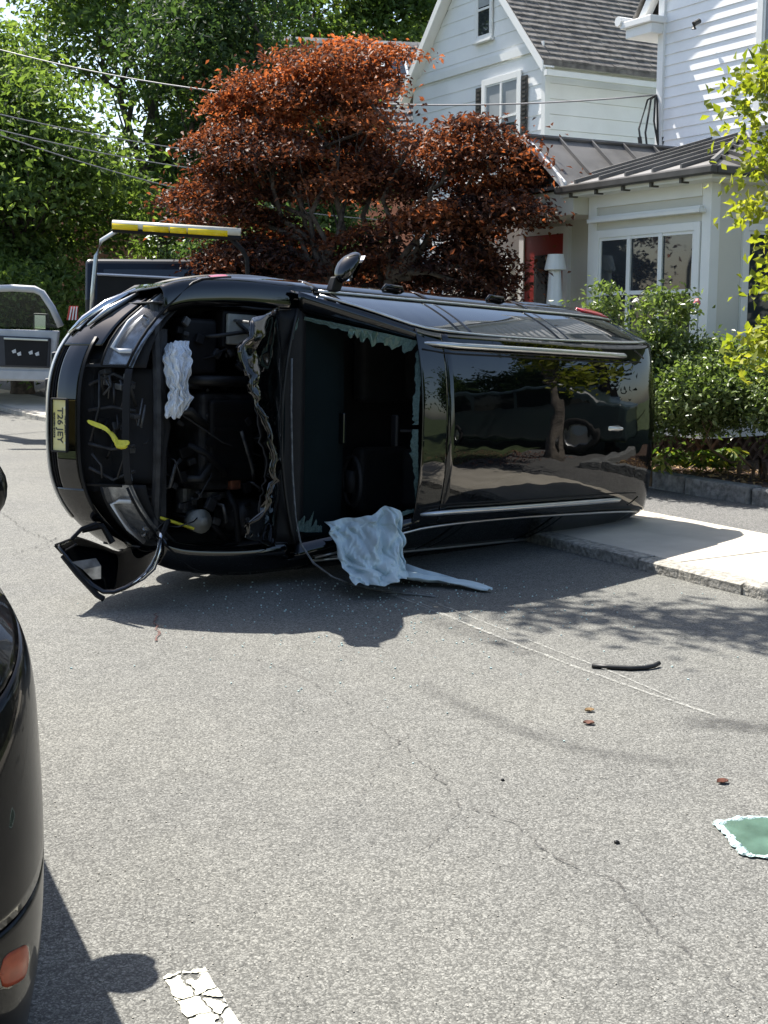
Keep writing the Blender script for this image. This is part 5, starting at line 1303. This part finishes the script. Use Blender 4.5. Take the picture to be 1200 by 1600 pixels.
cloth('towel', [
    [W2(262, 536, 7.35), W2(275, 533, 7.3), W2(296, 533, 7.35)],
    [W2(253, 560, 7.3), W2(270, 556, 7.22), W2(299, 556, 7.28)],
    [W2(256, 585, 7.28), W2(276, 583, 7.2), W2(298, 580, 7.26)],
    [W2(266, 610, 7.26), W2(280, 608, 7.2), W2(294, 606, 7.24)],
    [W2(258, 632, 7.24), W2(278, 632, 7.18), W2(302, 622, 7.22)],
    [W2(258, 650, 7.24), W2(275, 656, 7.2), W2(292, 640, 7.22)]], 'cloth_w', 'white towel hanging over the upper part of the exposed engine', 'cloth', 7, .05)
b = MB(); ypts = [W2(136, 657, 7.16), W2(152, 664, 7.13), W2(166, 668, 7.10), W2(176, 680, 7.08), W2(178, 690, 7.06), W2(192, 692, 7.05), W2(203, 690, 7.03)]
P = [[p + Vector((0, 0, .012 + .014 * nz_(i, 0, 3))), p - Vector((0.0, .01, (.016 + .020 * nz_(i * 1.7, 5, 3))))] for i, p in enumerate(ypts)]
b.grid(P); b.tube([W2(170, 674, 7.1), W2(184, 686, 7.06), W2(180, 700, 7.05), W2(200, 698, 7.03)], .012, 6)
tag(b.build('caution_strap', 'yellow', None, solid=.006, sub=1), 'crumpled yellow plastic strap caught in the broken grille', 'strap')
# seal strip hanging from the frame and lying on the road
pts = [W2(456, 560, 7.72), W2(455, 640, 7.68), W2(457, 740, 7.62), W2(462, 810, 7.58), W2(470, 850, 7.52), W2(490, 880, 7.40), W2(520, 902, 7.24), at(555, 915, z=.012), at(610, 925, z=.008), at(680, 932, z=.008)]
tag(MB().tube(pts, .0065, 6).build('seal_strip', 'granite_dark', None, smooth=True), 'thin grey windscreen seal hanging from the frame and trailing onto the road', 'seal strip')

# ================================================================== TOW TRUCK
TR = empty('tow_truck', (-3.65, 14.75, 0), R(7), 'dark tow truck with a yellow light bar, partly hidden behind the overturned car', 'truck')
def TB(b, name, m, parent=None, **k): return b.build(name, m, parent or TR, **k)
# local: x right, y forward, z up; rear left wheel at origin side
TB(MB().b2(-.05, 2.15, -1.4, 2.6, .75, 1.0), 'chassis', 'dark_metal', bevel=.02)
TB(MB().b2(.05, 2.05, -1.6, .95, 1.0, 1.28), 'deck', 'truck', bevel=.03)
for x in (-.10, 1.95):
    for y in (0, ):
        w = empty('wheel', (x + .1, y, .46)); w.parent = TR
        s_ = -1 if x < 1 else 1
        MB().lathe([(-.14, .26), (-.15, .38), (-.12, .45), (.12, .45), (.15, .38), (.14, .26)], (0, 0, 0), 'x', 32).build('tyre', 'tyre', w, smooth=True)
        bb = MB().lathe([(s_ * .13, .27), (s_ * .10, .24), (s_ * .02, .18), (s_ * .05, .10), (s_ * .2, .08), (s_ * .2, 0)], (0, 0, 0), 'x', 24)
        for k_ in range(8):
            a = k_ * math.pi / 4; bb.lathe([(s_ * .04, .015), (s_ * .20, .014), (s_ * .22, 0)], (0, .15 * math.cos(a), .15 * math.sin(a)), 'x', 6)
        bb.build('rim', 'chrome', w, smooth=False)
        w2 = empty('wheel', (x + .1 + .0, 3.9, .46)); w2.parent = TR
        MB().lathe([(-.14, .26), (-.15, .38), (-.12, .45), (.12, .45), (.15, .38), (.14, .26)], (0, 0, 0), 'x', 32).build('tyre', 'tyre', w2, smooth=True)
# cab
cabp = [(1.15, 1.0), (1.15, 1.85), (1.35, 2.35), (2.45, 2.35), (2.95, 1.8), (4.3, 1.65), (4.6, 1.3), (4.6, .8), (1.15, .8)]
b = MB(); n = len(cabp)
b.add([(.12, y, z) for (y, z) in cabp] + [(2.0, y, z) for (y, z) in cabp], [tuple(range(n)), tuple(range(n, 2 * n))[::-1]] + [(i, (i + 1) % n, n + (i + 1) % n, n + i) for i in range(n)])
TB(b, 'cab', 'truck', bevel=.06, seg=3)
TB(MB().hexa([(.3, 1.13, 1.75), (1.82, 1.13, 1.75), (1.82, 1.16, 1.75), (.3, 1.16, 1.75), (.35, 1.28, 2.22), (1.77, 1.28, 2.22), (1.77, 1.33, 2.22), (.35, 1.33, 2.22)]), 'rear_window', 'cglass')
# headboard and hoop with the light bar
hp0 = lambda px, py: at(px, py, D=15.3) - Vector(TR.location)
def TL(p): return Matrix.Rotation(-R(7), 3, 'Z') @ Vector(p)
def hb(px, py, D=14.1): return TL(at(px, py, D=D) - Vector(TR.location))
TB(MB().tube([hb(142, 500), hb(145, 455), hb(150, 400), hb(158, 376), hb(184, 360), hb(200, 358)], .024, 10), 'hoop', 'alu', smooth=True)
TB(MB().tube([hb(389, 520), hb(388, 443), hb(386, 404), hb(378, 390), hb(360, 372), hb(345, 368)], .027, 10), 'hoop', 'plastic', smooth=True)
TB(MB().tube([hb(195, 359), hb(350, 368)], .03, 8), 'hoop_crossbar', 'plastic', smooth=True)
b = MB(); a_, c_ = hb(152, 430), hb(390, 442); a2, c2 = hb(152, 500), hb(390, 510); dd = Vector((0, .05, 0))
b.hexa([a2, c2, c2 + dd, a2 + dd, a_, c_, c_ + dd, a_ + dd]); TB(b, 'headboard', 'plastic')
TB(MB().tube([a_ + Vector((0, -.02, .01)), c_ + Vector((0, -.02, .01))], .016, 6), 'headboard_rail', 'alu')
lb = TB(MB().tube([hb(176, 350, 14.05), hb(376, 363, 14.05)], .044, 12), 'light_bar', 'lens_w', smooth=True)
L0, L1 = hb(176, 350, 14.05), hb(376, 363, 14.05)
seg = [(0, .20), (.24, .44), (.45, .58), (.59, .90)]
for (s0, s1) in seg:
    b = MB(); b.tube([L0.lerp(L1, s0) + Vector((0, -.012, -.020)), L0.lerp(L1, s1) + Vector((0, -.012, -.020))], .041, 10); b.build('beacon', 'lens_y', lb, smooth=True)
b = MB(); b.tube([L0 + Vector((0, 0, -.06)), L1 + Vector((0, 0, -.06))], .03, 8); b.build('light_bar_base', 'plastic', lb)
# open driver's door standing out to the left
dr = empty('door', hb(99, 612, 17.6)); dr.parent = TR; dr.rotation_euler = (0, 0, R(-7))
def dloc(px, py): return at(px, py, D=17.6) - at(99, 612, D=17.6)
def DP(outline, name, m, y0, y1, **k):
    b = MB(); pts = [dloc(*p) for p in outline]; n = len(pts)
    b.add([p + Vector((0, y0, 0)) for p in pts] + [p + Vector((0, y1, 0)) for p in pts], [tuple(range(n)), tuple(range(n, 2 * n))[::-1]] + [(i, (i + 1) % n, n + (i + 1) % n, n + i) for i in range(n)])
    return b.build(name, m, dr, **k)
DP([(-40, 513), (92, 517), (86, 560), (82, 596), (-40, 594)], 'door_shell', 'doorgrey', 0, .09, bevel=.02)
DP([(-30, 523), (80, 528), (78, 575), (-30, 572)], 'inner_trim', 'doorin', -.035, 0, bevel=.015)
DP([(8, 531), (76, 533), (74, 572), (10, 570)], 'door_pocket', 'deep', -.045, -.035)
DP([(8, 527), (77, 530), (77, 533), (8, 530)], 'pull_bar', 'alu', -.07, -.035, bevel=.004)
for (px, py) in ((20, 548), (28, 552), (46, 550), (56, 552)): DP([(px, py), (px + 6, py - 3), (px + 7, py + 3), (px + 2, py + 4)], 'switch', 'drl', -.055, -.045)
fr_ = MB().tube([dloc(-40, 452), dloc(20, 450), dloc(54, 452), dloc(66, 458), dloc(82, 482), dloc(95, 510)], .047, 8); fr_.build('window_frame', 'doorgrey', dr, smooth=True)
DP([(-40, 577), (80, 580), (79, 594), (-40, 591)], 'kick_panel', 'doorgrey', -.03, 0, bevel=.005)
DP([(-40, 455), (53, 457), (64, 464), (90, 513), (-40, 510)], 'window_pane', 'doorglass', .03, .034)
mh = DP([(48, 489), (71, 490), (72, 524), (48, 523)], 'door_mirror', 'plastic', .11, .22, bevel=.02)
b = MB(); pts = [dloc(51, 492), dloc(68, 493), dloc(68, 514), dloc(51, 513)]; b.add([p + Vector((0, .10, 0)) for p in pts] + [p + Vector((0, .108, 0)) for p in pts], [(0, 1, 2, 3), (7, 6, 5, 4), (0, 4, 5, 1), (1, 5, 6, 2), (2, 6, 7, 3), (3, 7, 4, 0)]); b.build('mirror_pane', 'mirrorglass', mh)
b = MB(); pts = [dloc(52, 515), dloc(67, 516), dloc(67, 521), dloc(52, 520)]; b.add([p + Vector((0, .10, 0)) for p in pts] + [p + Vector((0, .108, 0)) for p in pts], [(0, 1, 2, 3), (7, 6, 5, 4), (0, 4, 5, 1), (1, 5, 6, 2), (2, 6, 7, 3), (3, 7, 4, 0)]); b.build('mirror_pane', 'mirrorglass', mh)
TB(MB().tube([hb(72, 506, 17.7), hb(92, 512, 17.7)], .02, 6), 'mirror_arm', 'plastic')
b = MB(); q = [hb(104, 500, 14.2), hb(122, 500, 14.2), hb(122, 478, 14.2), hb(108, 478, 14.2)]; b.hexa([v for v in q] + [v + Vector((0, .03, 0)) for v in q]); TB(b, 'warning_board', 'red')
for k_ in range(3):
    q = [hb(107 + k_ * 5, 500, 14.18), hb(109 + k_ * 5, 500, 14.18), hb(113 + k_ * 4, 479, 14.18), hb(111 + k_ * 4, 479, 14.18)]; MB().hexa([v for v in q] + [v + Vector((0, .01, 0)) for v in q]).build('board_stripe', 'trim', TR)

# ================================================================== NEAR CAR at the left edge, facing the viewer
NF = Vector((math.sin(R(25)), -math.cos(R(25)), 0)); NL = Vector((math.cos(R(25)), math.sin(R(25)), 0))
NC = empty('parked_car', (-1.325, 1.86, 0), 0, 'black compact car cut off by the left edge, with round headlight and amber side marker', 'car')
NC.scale = (1, 1, 1.06); NC.rotation_euler = (0, 0, math.atan2(NF.y, NF.x))   # x forward, y left; origin at nose centre
def nw(x, z):      # half width along the length (x = 0 nose, negative back)
    k = smooth_interp(-x, [(0, .50), (.06, .64), (.16, .76), (.32, .83), (.55, .86), (1.2, .87), (3.2, .86), (3.7, .78), (3.85, .6)])
    v = smooth_interp(z, [(.15, .955), (.3, .985), (.5, 1.0), (.7, 1.0), (.82, .995), (.9, .975), (.96, .93), (1.0, .83)])
    return k * v
def nx(z): return smooth_interp(z, [(.15, -.05), (.3, 0), (.5, .02), (.65, 0), (.8, -.05), (.92, -.14), (1.0, -.32)])
def body_ring(z, n=60):
    pts = []
    xs = [-(i / n) ** 1.8 * 3.85 for i in range(n + 1)]
    L_ = [(x + nx(z) * math.exp(x * 3), nw(x, z)) for x in xs]
    return L_
def npanel(name, x0, x1, z0, z1, m, sg=1, n=30, nv=16, out=0, gap=.004):
    P = []
    for i in range(n + 1):
        x = lerp(x0, x1, i / n); a = z0(x) if callable(z0) else z0; c = z1(x) if callable(z1) else z1
        P.append([(x + nx(z) * math.exp(x * 3), sg * (nw(x, z) + out), z) for z in [lerp(a + gap, c - gap, j / nv) for j in range(nv + 1)]])
    return MB().grid(P).build(name, m, NC, smooth=True, solid=.01)
HT = lambda x: smooth_interp(-x, [(0, .80), (.1, .88), (.3, .955), (.6, .99), (1.1, 1.02), (3.85, 1.03)])
def narch(x):
    z = .18
    for xw in (-.78, -3.15):
        d = abs(x - xw)
        if d < .37: z = max(z, .32 + math.sqrt(.37 ** 2 - d * d))
    return z
for sg in (-1, 1):
    npanel('bumper', 0, -.42, .15, lambda x: lerp(.42, .50, -x / .42), 'paint2', sg)
    npanel('fender', 0, -1.25, lambda x: max(lerp(.42, .50, -x / .42) if x > -.42 else 0, narch(x)), lambda x: HT(x) - .06, 'paint2', sg, n=50)
    npanel('door', -1.25, -2.45, .22, .97, 'paint2', sg); npanel('rear_side', -2.45, -3.85, narch, .97, 'paint2', sg)
    P = []
    for i in range(31):
        x = -.0 - 1.25 * i / 30; zt = HT(x); row = []
        for v in np.linspace(0, 1, 10):
            y = nw(x, zt - .06) * (1 - .12 * v); row.append((x + nx(zt - .06) * math.exp(x * 3) - .02 * v, sg * y, zt - .06 + .055 * math.sin(v * math.pi / 2)))
        P.append(row)
    MB().grid(P).build('fender_top', 'paint2', NC, smooth=True, solid=.008)
    MB().tube([(x + nx(.9) * math.exp(x * 3), sg * (nw(x, HT(x) - .06) * .88 - .004), HT(x) - .004) for x in np.linspace(-.05, -1.2, 14)], .007, 6).build('hood_gap', 'alu', NC)
    # round headlight
    hlx, hly, hlz = -.13, sg * .60, .76
    hl = empty('headlight', (hlx, hly, hlz)); hl.parent = NC; hl.rotation_euler = (0, R(-18), sg * R(28))
    MB().lathe([(-.08, .0), (-.06, .07), (.0, .105)], (0, 0, 0), 'x', 28).build('lamp_bowl', 'chrome', hl, smooth=True)
    MB().lathe([(-.01, .128), (.03, .126), (.04, .112), (.02, .104)], (0, 0, 0), 'x', 32).build('lamp_ring', 'chrome', hl, smooth=True)
    MB().lathe([(.02, .105), (.045, .07), (.058, .03), (.06, 0)], (0, 0, 0), 'x', 28).build('lens', 'lamp', hl, smooth=True)
    # amber marker set in the bumper side
    P = []
    for i in range(13):
        row = []
        for j in range(9):
            u, v = i / 12 * 2 - 1, j / 8 * 2 - 1; rx = math.copysign(abs(u) ** .8, u)
            x = -.15 - .040 * u; z = .35 + .034 * v * math.sqrt(max(0, 1 - abs(u) ** 5)) + .012 * -u
            row.append((x + nx(z) * math.exp(x * 3), sg * (nw(x, z) + .004 + .008 * (1 - u * u) * (1 - v * v)), z))
        P.append(row)
    MB().grid(P).build('side_marker', 'amber', NC, smooth=True, solid=.006)
    # mirror
    mr = MB(); P = []
    for i in range(13):
        a = math.pi * i / 12; r1 = .085 * math.sin(a) + .002; row = []
        for k_ in range(17):
            t = 2 * math.pi * k_ / 16; row.append((-1.42 + .07 * math.cos(t) * (r1 / .087), sg * (.88 - .08 * math.cos(a)), 1.07 + r1 * math.sin(t)))
        P.append(row)
    mo = MB().grid(P).build('door_mirror', 'paint2', NC, smooth=True)
    MB().tube([(-1.42, sg * .80, .98), (-1.42, sg * .84, 1.02)], .02, 8).build('mirror_arm', 'plastic', mo)
    MB().lathe([(0, 0), (0, .085), (.012, .09)], (-1.485, sg * .88, 1.07), 'x', 20).build('mirror_pane', 'mirrorglass', mo)
    # greenhouse
    P = [[(-1.15 - .62 * v if i == 0 else lerp(-1.15 - .62 * v, -3.75 + .18 * v, i / 14), sg * lerp(.80, .62, v), lerp(.97, 1.42, v)) for v in np.linspace(0, 1, 7)] for i in range(15)]
    MB().grid(P).build('side_window', 'cglass', NC, smooth=True, solid=.01)
    for (xa, xb) in ((-1.15, -1.77), (-2.4, -2.42), (-3.7, -3.55)):
        MB().tube([(xa, sg * .81, .97), (xb, sg * .63, 1.43)], .03, 6).build('pillar', 'paint2', NC)
    MB().tube([(-1.82, sg * .62, 1.43), (-1.84, sg * .65, 1.50), (-1.95, sg * .66, 1.555), (-2.2, sg * .66, 1.56), (-3.2, sg * .66, 1.55), (-3.35, sg * .65, 1.50), (-3.4, sg * .62, 1.43)], .014, 8).build('roof_rail', 'alu', NC, smooth=True)  # unseen rail added, raised so its ends cast a loop in the shadow
    for xw in (-.78, -3.15):
        w = empty('wheel', (xw, sg * .75, .31)); w.parent = NC
        MB().lathe([(-.09, .19), (-.10, .27), (-.07, .31), (.07, .31), (.10, .27), (.09, .19)], (0, 0, 0), 'y', 30).build('tyre', 'tyre', w, smooth=True)
        bb = MB().lathe([(sg * .09, .2), (sg * .04, .17), (sg * .06, .05), (sg * .08, 0)], (0, 0, 0), 'y', 24)
        for k_ in range(6): a = k_ * math.pi / 3; bb.box((.1 * math.cos(a), sg * .07, .1 * math.sin(a)), (.18, .02, .03), Matrix.Rotation(-a, 3, 'Y'))
        bb.build('rim', 'alu', w)
P = [[(lerp(-.10 if abs(t) < .5 else -.10, -1.28, i / 16) + nx(.9) * math.exp(-i * .2), t * (nw(-.05 - 1.2 * i / 16, .93) * .87), HT(-.05 - 1.2 * i / 16) - .004 + .03 * (1 - t * t) - (.09 * (1 - i / 4) ** 2 if i < 4 else 0)) for t in np.linspace(-1, 1, 21)] for i in range(17)]
MB().grid(P).build('hood', 'paint2', NC, smooth=True, solid=.012)
P = [[(nx(z) + .005 - .10 * (t * t), t * .5, z) for t in np.linspace(-1, 1, 15)] for z in np.linspace(.16, .84, 14)]
MB().grid(P).build('front_panel', 'paint2', NC, smooth=True, solid=.01)
b = MB()
for k_ in range(5): b.b2(.0, .03, -.35, .35, .42 + k_ * .05, .435 + k_ * .05)
b.build('grille', 'chrome', NC)
P = [[(lerp(-1.15, -1.77, v) + .10 * (1 - t * t), t * lerp(.80, .62, v), lerp(.98, 1.42, v)) for v in np.linspace(0, 1, 8)] for t in np.linspace(-1, 1, 15)]
MB().grid(P).build('windscreen', 'cglass', NC, smooth=True, solid=.006)
P = [[(x, t * .63, 1.43 + .06 * (1 - t * t) * (1 - ((x + 2.65) / .95) ** 2 * .6)) for t in np.linspace(-1, 1, 13)] for x in np.linspace(-1.72, -3.6, 12)]
MB().grid(P).build('roof', 'paint2', NC, smooth=True, solid=.02)
MB().b2(-3.84, -3.6, -.7, .7, .2, 1.0).build('tailgate', 'paint2', NC, bevel=.05)
MB().hexa([(-3.84, -.75, .98), (-3.7, -.75, .98), (-3.7, .75, .98), (-3.84, .75, .98), (-3.62, -.6, 1.42), (-3.5, -.6, 1.42), (-3.5, .6, 1.42), (-3.62, .6, 1.42)]).build('rear_window', 'cglass', NC)
MB().b2(-3.7, -.1, -.7, .7, .16, .25).build('underbody', 'deep', NC)
MB().b2(-1.1, -.25, -.6, .6, .25, .80).build('engine', 'deep', NC)

# ================================================================== LITTER ON THE ROAD
pts = [at(925, 1040, z=.012), at(950, 1042, z=.012), at(985, 1044, z=.012), at(1008, 1043, z=.012), at(1022, 1040, z=.014), at(1030, 1036, z=.018)]
tag(MB().tube(pts, .011, 6).build('rubber_strip', 'rubber', None, smooth=True), 'short black rubber strip lying curved on the sunlit road', 'rubber strip')
# pane fragment of green glass
outl = [(1120, 1291), (1140, 1284), (1170, 1281), (1260, 1278), (1275, 1300), (1262, 1345), (1180, 1341), (1164, 1338), (1150, 1322), (1136, 1305)]
base = at(1190, 1310, z=0)
gs = empty('glass_sheet', base, 0, 'green laminated glass sheet with white crushed edge on the road at the right edge', 'glass')
pp = [at(px, py, z=0) - base for (px, py) in outl]
MB().poly([(p.x, p.y) for p in pp], .003, .008).build('pane', 'gdark', gs)
pts = []; r_ = random.Random(9)
for i in range(len(pp)):
    a, c = pp[i], pp[(i + 1) % len(pp)]
    for k_ in range(6): q = a.lerp(c, k_ / 6); pts.append((q.x + r_.uniform(-.003, .003), q.y + r_.uniform(-.003, .003), .014))
pts.append(pts[0]); M['crumb'] = mat('crushed_pale_glass', (.50, .66, .64), .35, var=.35, scale=90, bump=1, bscale=150, dist=.01)
MB().tube(pts, [.012 + r_.uniform(-.007, .007) for _ in pts], 6).build('crushed_edge', 'crumb', gs).scale = (1, 1, .5)
def leaf(px, py, s_, m, label, seed):
    r_ = random.Random(seed); p = at(px, py, z=0); b = MB(); P = []
    for i in range(7):
        u = i / 6 * 2 - 1; w = s_ * .32 * math.sqrt(max(0, 1 - u * u)) + .001
        P.append([(u * s_ / 2, -w, .004 + .25 * w + r_.uniform(0, .006) + .1 * s_ * u * u), (u * s_ / 2, 0, .003 + .05 * s_ * u * u), (u * s_ / 2, w, .006 + .5 * w + .1 * s_ * u * u)])
    o = b.grid(P).build('fallen_leaf', m, None, solid=.001); o.location = p; o.rotation_euler = (0, 0, r_.uniform(-.4, .4)); return tag(o, label, 'leaf')
leaf(921, 1112, .042, 'litter', 'yellowish dry leaf on the road, upper of a pair', 1)
leaf(920, 1132, .045, 'chip', 'curled brown leaf on the road just below the yellowish one', 2)
leaf(1129, 1224, .045, 'rust', 'dark brown curled leaf on the road above the green glass', 3)
for (px, py, s_, lab) in ((785, 1220, .010, 'tiny black crumb on the road, the smaller and farther of two'), (963, 1318, .013, 'black rubber crumb on the road, the larger and nearer of two')):
    b = MB(); b.box((0, 0, s_ * .4), (s_, s_ * .8, s_ * .8), Matrix.Rotation(.5, 3, 'Z')); b.box((s_ * .5, 0, s_ * .3), (s_ * .7, s_ * .5, s_ * .5), Matrix.Rotation(.9, 3, 'Y'))
    o = b.build('rubber_crumb', 'rubber', None, bevel=s_ * .15); o.location = at(px, py, z=0); tag(o, lab, 'debris')
r_ = random.Random(77); b = MB()
for k_ in range(420):
    px, py = r_.gauss(620, 200), 905 + abs(r_.gauss(0, 70)); q = at(px, py, z=0); s_ = r_.uniform(.003, .008)
    b.box((q.x, q.y, s_ * .4), (s_, s_, s_ * .8), Matrix.Rotation(r_.uniform(0, 3), 3, 'Z'))
tag(b.build('glass_crumbs', 'crumb', None), 'tiny glass crumbs scattered on the road before the car', 'glass crumbs', kind='stuff')

# grit and small stones everywhere on the near road
r_ = random.Random(5); b = MB()
for k_ in range(900):
    px, py = r_.uniform(80, 1200), r_.uniform(950, 1600); q = at(px, py, z=0); s_ = r_.uniform(.0015, .0042)
    b.box((q.x, q.y, s_ * .4), (s_, s_ * r_.uniform(.6, 1.3), s_ * .8), Matrix.Rotation(r_.uniform(0, 3), 3, 'Z'))
tag(b.build('road_grit', 'granite', None), 'fine loose grit on the near asphalt', 'grit', kind='stuff')
# a van parked beyond the right edge, seen only in the paintwork
M['van'] = mat('van_paint', (.03, .05, .055), .35, var=.05, coat=.6)
vp = SN(-2.2, 4.6); VN = empty('van', vp, ROT, 'dark teal van parked beyond the right edge of the frame', 'van')
pf = [(-2.4, .3), (2.4, .3), (2.45, 1.0), (2.0, 1.15), (1.5, 1.85), (-2.2, 1.95), (-2.4, 1.1)]
b = MB(); n = len(pf); b.add([(0, y, z) for y, z in pf] + [(1.8, y, z) for y, z in pf], [tuple(range(n)), tuple(range(n, 2 * n))[::-1]] + [(i, (i + 1) % n, n + (i + 1) % n, n + i) for i in range(n)])
b.build('body', 'van', VN, bevel=.08, seg=3)
for (a, c, d, e) in ((-2.1, -.9, -.95, -2.0), (-.75, .35, .3, -.72), (.5, 1.75, 1.35, .5)):
    MB().hexa([(-.012, a, 1.18), (-.012, c, 1.18), (.02, c, 1.18), (.02, a, 1.18), (-.012, e, 1.75), (-.012, d, 1.75), (.02, d, 1.75), (.02, e, 1.75)]).build('side_window', 'cglass', VN)
for y in (-1.5, 1.6):
    w = empty('wheel', (.05, y, .42)); w.parent = VN
    MB().lathe([(-.1, .2), (-.12, .3), (-.1, .34), (.1, .34), (.12, .3), (.1, .2)], (0, 0, 0), 'x', 28).build('tyre', 'tyre', w, smooth=True)
    MB().lathe([(-.1, .21), (-.05, .18), (-.07, 0)], (0, 0, 0), 'x', 20).build('rim', 'alu', w)
